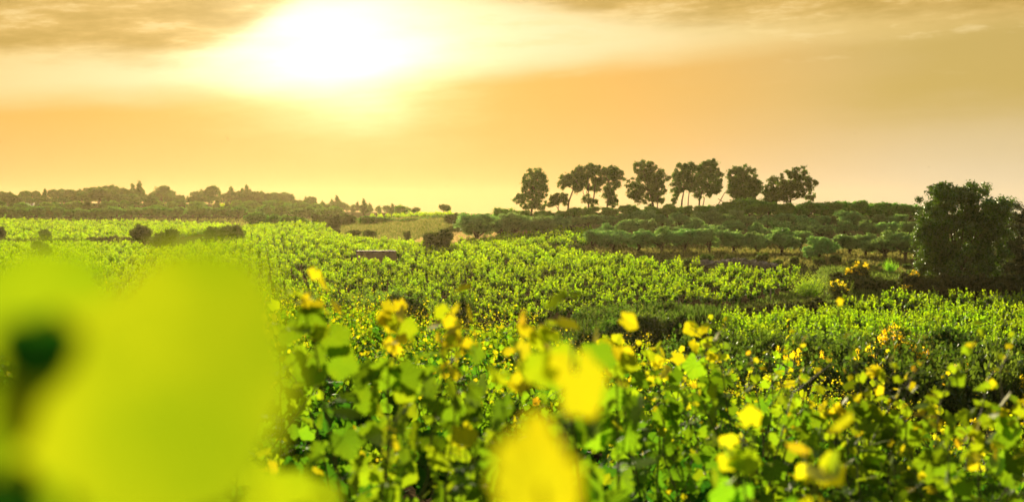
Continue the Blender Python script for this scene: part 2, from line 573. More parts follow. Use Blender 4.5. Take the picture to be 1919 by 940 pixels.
RIDGE = [(900, 255), (900, 1500), (2900, 1500), (2900, 255)]
PATH = [(1235, 112), (1500, 121), (1560, 126), (1540, 150), (1500, 131), (1400, 123.5), (1240, 118)]


def build_ground():
    ang = np.concatenate([np.linspace(-180, -30, 26)[:-1], np.linspace(-30, -22, 14)[:-1], np.linspace(-22, 22, 460), np.linspace(22, 30, 14)[1:], np.linspace(30, 180, 26)[1:]])
    ang = np.radians(ang)
    rr = np.concatenate([np.geomspace(0.4, 3, 14), np.geomspace(3, 700, 420)[1:], np.geomspace(700, 1550, 22)[1:]])
    A, RR = np.meshgrid(ang, rr, indexing='ij')
    x = np.sin(A) * RR; y = np.cos(A) * RR
    z = ground(x, y)
    V = np.stack([x, y, z], -1).reshape(-1, 3)
    na, nr = A.shape
    I = np.arange(na * nr).reshape(na, nr)
    Fc = np.stack([I[:-1, :-1], I[1:, :-1], I[1:, 1:], I[:-1, 1:]], -1).reshape(-1, 4)[:, ::-1]
    # cover of the land
    fx, fy = x.ravel(), y.ravel()
    ok = fy > 0.3
    px = np.where(ok, 959.5 + F * fx / np.maximum(fy, 0.3), np.where(fx > 0, 3000, -1000))
    d = np.where(ok, fy, 1.0)
    jx = px + 6 * np.sin(d * 1.7); jd = d * (1 + 0.008 * np.sin(px * 0.13))
    T = np.empty((len(px), 3)); T[:] = (0.045, 0.052, 0.018)
    grass = (0.07, 0.078, 0.028)
    T[d > 100] = grass
    soil = (0.08, 0.055, 0.03)
    for poly, c in ((WOOD, (0.035, 0.042, 0.016)), (NEAR, (0.10, 0.07, 0.04)), (MID, soil), (LEFT, soil), (STRIP, soil), (RIGHT, soil), (TERR, soil), (HILLF, (0.1, 0.14, 0.02)), (FARF, (0.1, 0.14, 0.02)),
                    (OLV, (0.10, 0.09, 0.04)), (RIDGE, (0.06, 0.07, 0.025)), (STRAW, (0.42, 0.34, 0.19)), (PATH, (0.30, 0.20, 0.13))):
        T[inpoly(jx, jd, poly)] = c
    mb = MB()
    mb.add(V, Fc, T)
    # centre cap
    n0 = mb.n
    mb.add([(0, 0, gz(0, 0.4))], np.zeros((0, 3), int), (0.10, 0.07, 0.04))
    mb.f.append(np.array([(n0, I[i + 1, 0], I[i, 0]) for i in range(na - 1)]))
    m, nt, out = new_mat('soil_and_grass')
    bs = nt.nodes.new('ShaderNodeBsdfPrincipled'); bs.inputs['Roughness'].default_value = 0.95
    bs.inputs['Specular IOR Level'].default_value = 0.0
    at = nt.nodes.new('ShaderNodeAttribute'); at.attribute_name = 'tint'
    geo = nt.nodes.new('ShaderNodeNewGeometry')

    def ns(sc, det):
        n = nt.nodes.new('ShaderNodeTexNoise'); n.inputs['Scale'].default_value = sc
        n.inputs['Detail'].default_value = det; n.inputs['Roughness'].default_value = 0.65
        nt.links.new(geo.outputs['Position'], n.inputs['Vector'])
        return n
    a, b = ns(0.35, 6), ns(6.0, 6)
    c = cmix(1.0, G(at.outputs['Color']), cmix(sstep(G(a.outputs[0]), 0.3, 0.7), (0.62, 0.7, 0.62), (1.3, 1.2, 1.1)), 'MULTIPLY')
    c = cmix(1.0, c, cmix(sstep(G(b.outputs[0]), 0.3, 0.7), (0.65, 0.65, 0.65), (1.3, 1.3, 1.25)), 'MULTIPLY')
    nt.links.new(c.s, bs.inputs['Base Color'])
    bp = nt.nodes.new('ShaderNodeBump'); bp.inputs['Strength'].default_value = 0.7; bp.inputs['Distance'].default_value = 0.15
    nt.links.new(b.outputs[0], bp.inputs['Height']); nt.links.new(bp.outputs[0], bs.inputs['Normal'])
    nt.links.new(bs.outputs[0], out.inputs[0])
    o = link(bpy.data.objects.new('ground', mb.mesh('ground', m, True)))
    tag(o, kind='structure')


build_ground()


def build_hills():
    mb = MB()
    n = 120
    xs = np.linspace(-900, -336, n)
    rows = []
    for k, (dd, hh) in enumerate(((1060, 0), (1120, .6), (1180, 1.0), (1260, .9), (1370, 0))):
        prof = 23 + 2 * np.sin(xs * 0.018) + 1.1 * np.sin(xs * 0.06 + 1) + 0.5 * np.sin(xs * 0.18)
        fall = np.clip((-336 - xs) / 200, 0, 1)
        prof = prof * (fall * fall * (3 - 2 * fall))
        rows.append(np.stack([xs, np.full(n, dd) + 12 * np.sin(xs * 0.02 + k), -8 + (prof + 8) * hh], -1))
    V = np.concatenate(rows)
    I = np.arange(5 * n).reshape(5, n)
    Fc = np.stack([I[:-1, :-1], I[:-1, 1:], I[1:, 1:], I[1:, :-1]], -1).reshape(-1, 4)
    mb.add(V, Fc, (0.06, 0.07, 0.04))
    m = solid_mat('far_scrub', (0.05, 0.06, 0.03), (0.09, 0.09, 0.05), 0.05, 1.0, 0.2)
    o = link(bpy.data.objects.new('hills', mb.mesh('hills', m, True)))
    tag(o, kind='structure')


build_hills()


def build_haze():
    mb = MB()
    mb.box(-1560, 1560, -1560, 1560, -30, 23)
    m, nt, out = new_mat('evening_haze')
    vol = nt.nodes.new('ShaderNodeVolumePrincipled')
    vol.inputs['Color'].default_value = (1.0, 0.80, 0.38, 1)
    vol.inputs['Density'].default_value = 0.00006
    vol.inputs['Anisotropy'].default_value = 0.68
    nt.links.new(vol.outputs[0], out.inputs['Volume'])
    o = link(bpy.data.objects.new('haze', mb.mesh('haze', m)))
    tag(o, kind='stuff')


build_haze()

# ------------------------------------------------------------------ grapevines
GRN = np.array((0.030, 0.125, 0.012)); MIDG = np.array((0.155, 0.29, 0.012)); YG = np.array((0.31, 0.40, 0.010)); YEL = np.array((0.52, 0.48, 0.012)); ORA = np.array((0.56, 0.34, 0.02))


def ramp(t, rng, yellow=1.0):
    """leaf colour along a shoot: t 0 at the base, 1 at the young tip"""
    t = np.clip(t + rng.normal(0, 0.10, len(t)), 0, 1)[:, None]
    c = np.where(t < 0.6, GRN + (MIDG - GRN) * (t / 0.6) ** 1.5, MIDG + (YG - MIDG) * (t - 0.6) / 0.4)
    tip = np.clip((t - 0.87) / 0.10, 0, 1) * min(yellow, 1)
    tipc = YEL + (ORA - YEL) * (rng.rand(len(t), 1) ** 8)
    c = c * (1 - tip) + tipc * tip
    return c * rng.uniform(0.8, 1.2, (len(t), 1))


def shoot(fol, cane, rng, p0, p1, leaf, tmpl, step=0.055, r0=0.004, yellow=1.0, bow=None, t_off=0.0, petiole=0.06, tipsz=0.22):
    p0, p1 = np.array(p0, float), np.array(p1, float)
    L = np.linalg.norm(p1 - p0)
    n = 9
    t = np.linspace(0, 1, n)[:, None]
    if bow is None: bow = rng.normal(0, 0.10, 3) * L + np.array((0, 0, 0.08 * L))
    pts = p0 + (p1 - p0) * t + np.sin(t * np.pi) * bow * np.array((1, 1, 0.3)) + rng.normal(0, 0.006, (n, 3)) * L
    pts[0] = p0
    # nodding tip
    pts[-1] += np.array((rng.normal(0, 0.03), rng.normal(0, 0.03), -0.02))
    if cane is not None: cane.tube(pts, np.linspace(r0, r0 * 0.35, n), 5)
    m = max(4, int(L / step))
    u = np.linspace(0.06, 1.0, m) ** 0.8
    P = np.stack([np.interp(u, t[:, 0], pts[:, i]) for i in range(3)], -1)
    ax = (pts[-1] - pts[0]) / L
    ph = rng.uniform(0, 6.28) + np.arange(m) * np.pi + rng.normal(0, 0.7, m)
    a = np.cross(ax, (0.3, 0.9, 0.1)); a /= np.linalg.norm(a); b = np.cross(ax, a)
    out = np.cos(ph)[:, None] * a + np.sin(ph)[:, None] * b
    sz = leaf * np.clip(1.18 - 1.08 * u ** 1.4, tipsz, 1) * rng.uniform(0.75, 1.2, m)
    pet = petiole * sz / leaf
    Q = P + out * pet[:, None] + np.array((0, 0, 1)) * pet[:, None] * 0.5
    N = out * rng.uniform(0.1, 0.9, (m, 1)) + np.array((0, 0, 1)) * rng.uniform(0.1, 1.0, (m, 1)) + rng.normal(0, 0.45, (m, 3))
    T = out * 0.8 + np.array((0, 0, -0.7)) + rng.normal(0, 0.35, (m, 3))
    young = u > 0.88
    T[young] = ax + out[young] * 0.6 + rng.normal(0, 0.3, (young.sum(), 3))
    fol.blades(Q, N, T, sz, ramp(u * 0.97 + t_off, rng, yellow), tmpl)
    if cane is not None and petiole > 0.03:
        for i in range(m):
            if sz[i] > leaf * 0.3: cane.tube([P[i], Q[i]], [0.0015, 0.0012], 3)


def shoot_head(fol, rng, tip, tmpl, n=10, r=0.075, size=0.034):
    """the tuft of young yellow leaves that ends a tall shoot"""
    q = rng.normal(0, 1, (n, 3)); q /= np.linalg.norm(q, axis=1)[:, None]
    P = np.array(tip) + q * r * rng.uniform(0.2, 1, (n, 1)) * (0.8, 0.8, 1.3) + (0, 0, -0.03)
    f = rng.rand(n, 1)
    f = (f > 0.5) * 1.0
    c = (YEL * f + (YG * 0.95) * (1 - f)) * rng.uniform(0.7, 1.1, (n, 1))
    fol.blades(P, q * 0.6 + rng.normal(0, 0.6, (n, 3)), q * 0.5 + (0, 0, -0.3) + rng.normal(0, 0.4, (n, 3)), size * rng.uniform(0.7, 1.3, n), c, tmpl)
    m = 7
    t = rng.uniform(0.06, 0.26, m)
    q = rng.normal(0, 1, (m, 3)); q[:, 2] *= 0.3; q /= np.linalg.norm(q, axis=1)[:, None]
    P = np.array(tip) + q * 0.05 - np.stack([t * 0, t * 0, t], -1)
    fol.blades(P, q + rng.normal(0, 0.5, (m, 3)) + (0, 0, 0.3), q + (0, 0, -0.5), (0.045 + t * 0.2) * rng.uniform(0.8, 1.2, m), MIDG * rng.uniform(0.5, 1.3, (m, 1)), tmpl)


def vine_trunk(rng, h=0.45, arms=4, spread=0.25, seg=7):
    mb = MB()
    z = np.linspace(-0.08, h, 6)
    pts = np.stack([np.cumsum(rng.normal(0, 0.02, 6)), np.cumsum(rng.normal(0, 0.02, 6)), z], -1)
    pts[0, :2] = 0
    mb.tube(pts, np.array([.06, .048, .045, .042, .046, .05]) * rng.uniform(.85, 1.15, 6), seg)
    ends = []
    for k in range(arms):
        a = 2 * math.pi * k / arms + rng.uniform(-0.5, 0.5)
        s = spread * rng.uniform(0.7, 1.2)
        e = pts[-1] + np.array((math.cos(a) * s, math.sin(a) * s, 0.12 * rng.uniform(0.6, 1.4)))
        mid = (pts[-1] + e) / 2 + np.array((0, 0, -0.02))
        mb.tube([pts[-1], mid, e], [0.036, 0.028, 0.02], 5)
        ends.append(e)
    return mb, ends


def make_vine(rng, nsh, height, spread, leaf, tmpl, step, canes=True, tips=(), yellow=1.0, petiole=0.06, t_off=0.0):
    tr, ends = vine_trunk(rng)
    fol, cane = MB(), (MB() if canes else None)
    for k in range(nsh):
        e = ends[k % len(ends)] + rng.normal(0, 0.03, 3)
        a = rng.uniform(0, 6.283)
        s = spread * math.sqrt(rng.rand())
        top = np.array((e[0] * 0.8 + math.cos(a) * s * 0.8, e[1] * 0.8 + math.sin(a) * s * 0.8, height * rng.uniform(0.6, 1.16) * (1 - 0.22 * (s / spread) ** 2)))
        shoot(fol, cane, rng, e, top, leaf, tmpl, step, yellow=yellow, petiole=petiole, t_off=t_off)
    for tp in tips:
        tp = np.array(tp, float)
        e = min(ends, key=lambda q: np.linalg.norm(q - tp))
        shoot(fol, cane, rng, e, tp, leaf * 1.05, tmpl, step * 0.85, r0=0.005, yellow=1.0, bow=np.array((0, 0, 0.05)), petiole=petiole, tipsz=0.36)
        shoot_head(fol, rng, tp, tmpl)
    # skirt of big old leaves round the head
    m = int(nsh * 4)
    a = rng.uniform(0, 6.283, m); rr = spread * rng.uniform(0.3, 0.95, m)
    P = np.stack([np.cos(a) * rr, np.sin(a) * rr, height * rng.uniform(0.3, 0.72, m)], -1)
    out = np.stack([np.cos(a), np.sin(a), np.zeros(m)], -1)
    N = out + np.array((0, 0, 0.8)) + rng.normal(0, 0.4, (m, 3)); T = out * 0.5 + np.array((0, 0, -1.0)) + rng.normal(0, 0.3, (m, 3))
    fol.blades(P, N, T, leaf * rng.uniform(0.9, 1.3, m), ramp(rng.uniform(0.0, 0.45, m), rng), tmpl)
    return tr, fol, cane


def vine_meshes(tr, fol, cane, mat):
    out = [('trunk', tr.mesh('vine_trunk', M_BARK, True)), ('foliage', fol.mesh('vine_foliage', mat))]
    if cane: out.append(('shoots', cane.mesh('vine_shoots', M_CANE, True)))
    return out


def rowgrid(poly, along, across, ang, jit, rng):
    """plant positions in rows inside a plot"""
    P = np.array([(X(p, d), d) for p, d in poly])
    c = P.mean(0); r = np.abs(P - c).max() * 1.5
    ca, sa = math.cos(ang), math.sin(ang)
    u, v = np.meshgrid(np.arange(-r, r, along), np.arange(-r, r, across))
    v = v + 0 * u
    u = u + rng.uniform(-jit, jit, u.shape); v = v + rng.uniform(-jit, jit, v.shape)
    x = (c[0] + u * ca - v * sa).ravel(); y = (c[1] + u * sa + v * ca).ravel()
    k = inpoly(x, y, P)
    return x[k], y[k]


# -- the vines nearest the camera, each with its own shape
HERO = [  # base bearing, distance, tips (px, py, d), label, leaf size, shoots
    (705, 3.0, [(592, 548, 2.75), (735, 590, 2.9), (855, 590, 3.0)], 'tall leafy grapevine with orange-yellow shoot heads left of centre, dark green inside', 0.15, 26),
    (1040, 2.75, [(1045, 592, 2.5), (1000, 660, 2.5), (1150, 650, 2.9)], 'soft-focus grapevine with one high yellow shoot at the bottom middle', 0.115, 16),
    (1290, 4.4, [(1312, 618, 4.5), (1240, 660, 4.3), (1150, 625, 4.6)], 'bushy grapevine with pale yellow tips right of the bottom middle', 0.12, 18),
    (1650, 4.1, [(1645, 698, 4.1), (1740, 745, 3.7), (1560, 740, 4.2)], 'grapevine with an upright leafy shoot crowned by one yellow leaf at lower right', 0.12, 18),
    (1880, 3.4, [(1915, 735, 3.4), (1830, 790, 3.2)], 'grapevine with an orange-tipped shoot at the right edge', 0.125, 14),
    (1480, 2.4, [(1385, 800, 2.3), (1540, 850, 2.0)], 'low grapevine with broad yellow leaves along the bottom edge right of centre', 0.11, 12),
    (470, 4.4, [(520, 600, 4.6), (430, 660, 4.4)], 'shaded grapevine behind the blurred leaves at lower left', 0.12, 16),
]
hero_xy = []
for i, (px, d, tips, label, leaf, nsh) in enumerate(HERO):
    x, y = X(px, d), d
    z = gz(x, y)
    rng = np.random.RandomState(100 + i)
    tl = [(X(a, c) - x, c - y, Z(b, c) - z) for a, b, c in tips]
    hmax = 1.42 if d >= 3 else 1.08
    tr, fol, cane = make_vine(rng, int(nsh * 2.1), hmax, 0.5, leaf * 0.78, TV3, 0.047, tips=tl)
    t = thing('grapevine', label, 'grapevine', (x, y, z), 0, 'grapevines in the near vineyard')
    for nm, me in vine_meshes(tr, fol, cane, M_VINE): part(nm, me, t)
    hero_xy.append((x, y))

# -- the vine right beside the lens: a few leaves a forearm away
def lens_vine():
    rng = np.random.RandomState(5)
    x0, y0 = -0.17, 0.62
    z0 = gz(x0, y0)
    tr, ends = vine_trunk(rng)
    fol, cane = MB(), MB()
    spec = [  # px, py, d, size, colour, (nx, nz) tilt, tip angle
        (285, 702, 0.345, 0.067, YG * np.array((1.22, 0.98, 1)), 0.0, 0.1, 150), (70, 650, 0.32, 0.017, GRN * 0.8, 0.3, 0.3, 180),  # small dark green leaf is coloured as a leaf in shade
        (170, 1010, 0.40, 0.055, YG * np.array((1.05, 0.95, 1)), 0.0, 0.1, 200), (20, 800, 0.44, 0.030, YG * .7, 0.0, 0.2, 200),
        (0, 960, 0.32, 0.018, GRN * 0.4, 0.3, 0.3, 180), (85, 590, 0.40, 0.038, YG * np.array((1.0, 0.95, 1)), 0.1, 0.1, 300),  # deepest green paints the shadowed gap in the lower left corner
    ]
    P, N, T, Sz, C = [], [], [], [], []
    for px, py, d, s, c, nx, nz, ta in spec:
        P.append((X(px, d) - x0, d - y0, Z(py, d) - z0)); N.append((nx, -1, nz))
        T.append((math.sin(R(ta)), 0, math.cos(R(ta)))); Sz.append(s); C.append(c)
    P = np.array(P); T = np.array(T); Sz = np.array(Sz)
    fol.blades(P - T * Sz[:, None] * 0.4, N, T, Sz, np.array(C) * 0.62, TR_, (0.3, 1.0))
    for (px, d) in ((200, 0.46), (360, 0.5), (60, 0.5)):
        e = min(ends, key=lambda q: abs(q[0] - (X(px, d) - x0)))
        top = np.array((X(px, d) - x0, d - y0, Z(760, d) - z0))
        cane.tube(np.array([e, (e + top) / 2 + (0.02, 0.02, 0), top]), [0.005, 0.004, 0.002], 6)
    for k in range(10):   # lower shoots of the same plant
        e = ends[k % 4]
        a = rng.uniform(0, 6.28)
        shoot(fol, cane, rng, e, (math.cos(a) * 0.3 - 0.1, math.sin(a) * 0.25, rng.uniform(0.85, 1.12)), 0.11, TV3, 0.07)
    t = thing('grapevine', 'out-of-focus grapevine filling the lower left corner right before the lens', 'grapevine', (x0, y0, z0), 0, 'grapevines in the near vineyard')
    for nm, me in vine_meshes(tr, fol, cane, M_LENS): part(nm, me, t)
    # second close plant: two bright yellow young leaves and dark stems low in the middle
    x1, y1 = 0.12, 1.0
    z1 = gz(x1, y1)
    rng = np.random.RandomState(9)
    tr, ends = vine_trunk(rng)
    fol, cane = MB(), MB()
    spec = [(1115, 745, 0.98, 0.044, YEL, 0.95, 0.1, 145), (1050, 872, 0.6, 0.058, YEL, 1.3, 0.1, 28),
            (1035, 680, 1.5, 0.034, YEL * .85, 0.5, 0.3, 320), (1000, 700, 1.5, 0.036, YG, 0.3, 0.3, 240), (1060, 655, 1.6, 0.03, YG * 1.1, 0.2, 0.3, 10),
            (500, 925, 0.8, 0.045, YG, 0.9, 0.3, 330), (590, 940, 0.85, 0.045, YG * 0.8, -0.2, 0.6, 60)]
    P, N, T, Sz, C = [], [], [], [], []
    for px, py, d, s, c, nx, nz, ta in spec:
        P.append((X(px, d) - x1, d - y1, Z(py, d) - z1)); N.append((nx, -1, nz))
        T.append((math.sin(R(ta)), 0, math.cos(R(ta)))); Sz.append(s); C.append(c)
    P = np.array(P); T = np.array(T); Sz = np.array(Sz)
    fol.blades(P - T * Sz[:, None] * 0.5, N, T, Sz, np.array(C) * 0.8, TV3, (0, 1.2))
    for tgt in ((1075, 640, 1.45), (1060, 700, 1.25), (1000, 880, 0.63), (545, 940, 0.83)):
        top = np.array((X(tgt[0], tgt[2]) - x1, tgt[2] - y1, Z(tgt[1], tgt[2]) - z1))
        e = min(ends, key=lambda q: np.linalg.norm(q[:2] - top[:2]))
        cane.tube(np.array([e, e * 0.4 + top * 0.6 + (0, 0, -0.03), top]), [0.005, 0.0035, 0.0015], 6)
    for k in range(8):
        e = ends[k % 4]
        a = rng.uniform(0, 6.28)
        shoot(fol, cane, rng, e, (math.cos(a) * 0.3, math.sin(a) * 0.3 + 0.1, rng.uniform(0.7, 0.98)), 0.11, TV3, 0.07)
    t = thing('grapevine', 'close blurred grapevine with big bright yellow leaves at the bottom middle', 'grapevine', (x1, y1, z1), 0, 'grapevines in the near vineyard')
    for nm, me in vine_meshes(tr, fol, cane, M_VINE): part(nm, me, t)


lens_vine()
hero_xy += [(-0.17, 0.62), (0.12, 1.0)]

# -- the rest of the near vineyard
rng = np.random.RandomState(21)
PROT_A = []
for i in range(5):
    r_ = np.random.RandomState(200 + i)
    tr, fol, cane = make_vine(r_, 40, 1.30, 0.58, 0.092, TV2, 0.045, t_off=0.04)
    PROT_A.append(vine_meshes(tr, fol, cane, M_VINE))
PROT_B = []
for i in range(6):
    r_ = np.random.RandomState(300 + i)
    tr, fol, cane = make_vine(r_, 34, 1.40, 0.62, 0.085, TV1, 0.045, petiole=0.028, t_off=0.09)
    PROT_B.append(vine_meshes(tr, fol, cane, M_VINE))
gx, gy = rowgrid(NEAR, 1.2, 1.95, R(24), 0.22, rng)
n_near = 0
for x, y in sorted(zip(gx, gy), key=lambda q: q[1]):
    if y < 1.5 or abs(x) > 0.372 * y + 0.55: continue
    if min(math.hypot(x - a, y - b) for a, b in hero_xy) < (0.95 if y < 6 else 0.7): continue
    if y < 3.2 and abs(x) < 0.9: continue
    pr = PROT_A if y < 10 else PROT_B
    s = rng.uniform(0.86, 1.08)
    lb = ('medium-distance grapevine with yellow shoot tips in the near vineyard, larger leaves still visible' if y < 10
          else 'grapevine with small yellow shoot tips in the far part of the near vineyard')
    plant_copy('grapevine', pr[rng.randint(len(pr))], lb, 'grapevine', (x, y, gz(x, y)), rng.uniform(0, 6.28),
               (s, s, s * rng.uniform(0.92, 1.06)), 'grapevines in the near vineyard')
    n_near += 1
print('near vines', n_near)


# -- the vines of the fields below
def t_broad():
    v = np.array([(0, 0, 0), (0.5, 0.25, 0.10), (0.34, 0.75, 0.02), (0, 1, -0.08), (-0.34, 0.75, 0.02), (-0.5, 0.25, 0.10)], float)
    return v, np.array([(0, 1, 2, 3), (0, 3, 4, 5)]), v[:, :2]


TB = t_broad()


def field_vine(rng, nsh=11, per=9, leaf=0.17, h=1.35, spread=0.62, core=40):
    fol = MB()
    Ps, Ns, Ts, Ss, Cs = [], [], [], [], []
    lean = rng.normal(0, 0.14, 2)
    for k in range(nsh):
        a = rng.uniform(0, 6.283); s = spread * rng.uniform(0.15, 1.0)
        top = np.array((math.cos(a) * s + lean[0], math.sin(a) * s + lean[1], h * rng.uniform(0.62, 1.12)))
        bot = np.array((top[0] * 0.4, top[1] * 0.4, 0.5))
        u = np.linspace(0.15, 1, per)[:, None]
        P = bot + (top - bot) * u + rng.normal(0, 0.045, (per, 3)) * (1.25 - u)
        out = np.stack([np.cos(a + rng.normal(0, 1.3, per)), np.sin(a + rng.normal(0, 1.3, per)), np.zeros(per)], -1)
        N = out * 0.8 + rng.normal(0, 0.45, (per, 3)) + np.array((0, -0.1, 0.25))
        T = out * 0.7 + (0, 0, -0.1) + rng.normal(0, 0.4, (per, 3))
        T[-2:] = (top - bot) + rng.normal(0, 0.2, (2, 3))
        Ps.append(P); Ns.append(N); Ts.append(T)
        Ss.append(leaf * (1.2 - 0.6 * u[:, 0] ** 2) * rng.uniform(0.8, 1.2, per))
        uu = u[:, 0]
        c = np.array((0.035, 0.12, 0.008)) * (1 - uu[:, None]) + np.array((0.275, 0.45, 0.006)) * uu[:, None] ** 1.6  # tint paints backlit shoot tips over shaded bases
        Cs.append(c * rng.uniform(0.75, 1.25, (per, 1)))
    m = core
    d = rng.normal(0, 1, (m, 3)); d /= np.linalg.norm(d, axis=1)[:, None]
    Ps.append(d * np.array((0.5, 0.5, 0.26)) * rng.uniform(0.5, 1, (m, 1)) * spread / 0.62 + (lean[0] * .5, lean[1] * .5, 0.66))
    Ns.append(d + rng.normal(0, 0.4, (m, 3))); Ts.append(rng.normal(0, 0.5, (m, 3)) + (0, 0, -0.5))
    Ss.append(leaf * rng.uniform(0.9, 1.4, m)); Cs.append(np.array((0.025, 0.075, 0.006)) * rng.uniform(0.6, 1.5, (m, 1)))  # core leaves tinted extra dark to paint the shade inside the bush
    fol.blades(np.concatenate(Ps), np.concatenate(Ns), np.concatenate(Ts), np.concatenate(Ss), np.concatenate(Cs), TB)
    return fol


NEARF = []
for i in range(7):
    r_ = np.random.RandomState(400 + i)
    tr, _e = vine_trunk(r_, seg=5)
    fo = field_vine(r_, 12, 15, 0.155, 1.45, 0.62, 70)
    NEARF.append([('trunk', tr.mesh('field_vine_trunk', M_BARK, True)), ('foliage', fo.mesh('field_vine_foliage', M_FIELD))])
LOD = {}
for lod, (nsh, per, leaf, core) in enumerate(((10, 11, 0.19, 36), (8, 7, 0.27, 16), (7, 4, 0.38, 8))):
    LOD[lod] = []
    for i in range(5):
        f_ = field_vine(np.random.RandomState(500 + 10 * lod + i), nsh, per, leaf, core=core)
        LOD[lod].append((np.concatenate(f_.v), f_.f[0], np.concatenate(f_.t)))


def pour(mb, xs, ys, rng, tintmul=1.0):
    """merge many small far vines into one mesh"""
    zs = ground(xs, ys)
    for x, y, z in zip(xs, ys, zs):
        lod = 0 if y < 165 else (1 if y < 290 else 2)
        V, Fc, T = LOD[lod][rng.randint(5)]
        a = rng.uniform(0, 6.28); s = rng.uniform(0.78, 1.18)
        ca, sa = math.cos(a) * s, math.sin(a) * s
        W = np.stack([V[:, 0] * ca - V[:, 1] * sa + x, V[:, 0] * sa + V[:, 1] * ca + y, V[:, 2] * s * rng.uniform(0.85, 1.15) + z], -1)
        tm = rng.uniform(0.85, 1.15) * tintmul
        mb.add(W, Fc, T * tm * np.array((rng.uniform(0.9, 1.15), 1, 1)))


rng = np.random.RandomState(31)
HUT_PX, HUT_D = 706, 183
plots = []
for poly, al, ac, an in ((MID, 1.3, 2.9, R(-14)), (RIGHT, 1.3, 2.8, R(20)), (LEFT, 1.4, 2.7, R(12)), (TERR, 1.6, 2.3, R(-20)), (STRIP, 2.0, 2.6, R(5)), (HILLF, 1.8, 2.2, 0.1), (FARF, 2.2, 3.0, 0.1)):
    x_, y_ = rowgrid(poly, al, ac, an, 0.18, rng)
    keep = np.abs(x_) < 0.375 * y_ + 3
    keep &= ~((np.abs(x_ - X(HUT_PX, HUT_D)) < 3.6) & (y_ > HUT_D - 8.5) & (y_ < HUT_D + 5))
    keep &= rng.rand(len(x_)) > 0.07
    plots.append([x_[keep], y_[keep]])
quota = 300 - n_near - 9
names = ['middle', 'right']
allp = sorted([(y, x, 0) for x, y in zip(*plots[0])] + [(y, x, 1) for x, y in zip(*plots[1])])
single = allp[:quota]
print('field singles', len(single), 'last at', single[-1][0], [len(p[0]) for p in plots])
for y, x, k in single:
    s = rng.uniform(0.82, 1.15)
    lb = ('bright green bush vine in the front rows of the right-hand valley field' if k == 1
          else 'bright green bush vine along the near edge of the big middle field')
    plant_copy('grapevine', NEARF[rng.randint(7)], lb, 'grapevine', (x, y, gz(x, y)), rng.uniform(0, 6.28), (s, s, s * rng.uniform(0.9, 1.15)),
               'bush vines in the valley fields, front rows')
sx = {0: [p for p in allp[quota:] if p[2] == 0], 1: [p for p in allp[quota:] if p[2] == 1]}
mb = MB()
for k in (0, 1):
    a = np.array(sx[k])
    if len(a): pour(mb, a[:, 1], a[:, 0], rng)
for k in (2, 3, 4, 5, 6):
    pour(mb, plots[k][0], plots[k][1], rng, 1.0 if k < 4 else 1.15)
o = link(bpy.data.objects.new('distant_vines', mb.mesh('distant_vines', M_FIELD)))
tag(o, 'countless bright green bush vines in rows across the valley fields', 'vines', kind='stuff')


# ------------------------------------------------------------------ trees and shrubs
def crown(mb, clumps, nsub, subr, per, size, colA, colB, rng, tmpl=TQ, shell=0.55):
    nsub = int(nsub * 1.45 + 4); per = int(per * 2.2); subr = subr * 1.05
    """foliage sprays on small lobes spread through ellipsoids (cx,cy,cz,rx,ry,rz)"""
    cl = np.array(clumps, float)
    vol = (cl[:, 3] * cl[:, 4] * cl[:, 5]) ** 0.75
    cnt = np.maximum(1, np.round(nsub * vol / vol.sum()).astype(int))
    for (cx, cy, cz, rx, ry, rz), n in zip(cl, cnt):
        d = rng.normal(0, 1, (n, 3)); d /= np.linalg.norm(d, axis=1)[:, None]
        rad = (rng.uniform(shell, 1.0, n) + np.where(rng.rand(n) < 0.22, rng.uniform(0, 0.28, n), 0))[:, None]
        C = np.array((cx, cy, cz)) + d * rad * np.array((rx, ry, rz)) * 0.92
        sr = subr * rng.uniform(0.4, 1.4, n)
        q = rng.normal(0, 1, (n, per, 3)); q /= np.linalg.norm(q, axis=2)[:, :, None]
        P = C[:, None] + q * (sr[:, None] * rng.uniform(0.2, 1.0, (n, per)) * np.where(rng.rand(n, per) < 0.12, 1.5, 1.0))[:, :, None] * np.array((1, 1, 0.8))
        P = P.reshape(-1, 3)
        N = q.reshape(-1, 3) * 1.0 + rng.normal(0, 0.42, (n * per, 3)) + np.array((0, 0, 0.1))
        T = q.reshape(-1, 3) * 0.5 + rng.normal(0, 0.5, (n * per, 3)) + np.array((0, 0, 0.3))
        f = np.repeat(rng.rand(n), per)[:, None] * 0.7 + rng.rand(n * per, 1) * 0.3
        c = np.array(colA) * (1 - f) + np.array(colB) * f
        mb.blades(P, N, T, size * rng.uniform(0.6, 1.6, n * per), c, tmpl)


PINE_A, PINE_B = (0.025, 0.07, 0.01), (0.085, 0.19, 0.02)
OLIVE_A, OLIVE_B = (0.07, 0.15, 0.045), (0.28, 0.44, 0.15)
BROAD_A, BROAD_B = (0.04, 0.13, 0.015), (0.16, 0.36, 0.035)
OAK_A, OAK_B = (0.04, 0.10, 0.012), (0.17, 0.33, 0.03)


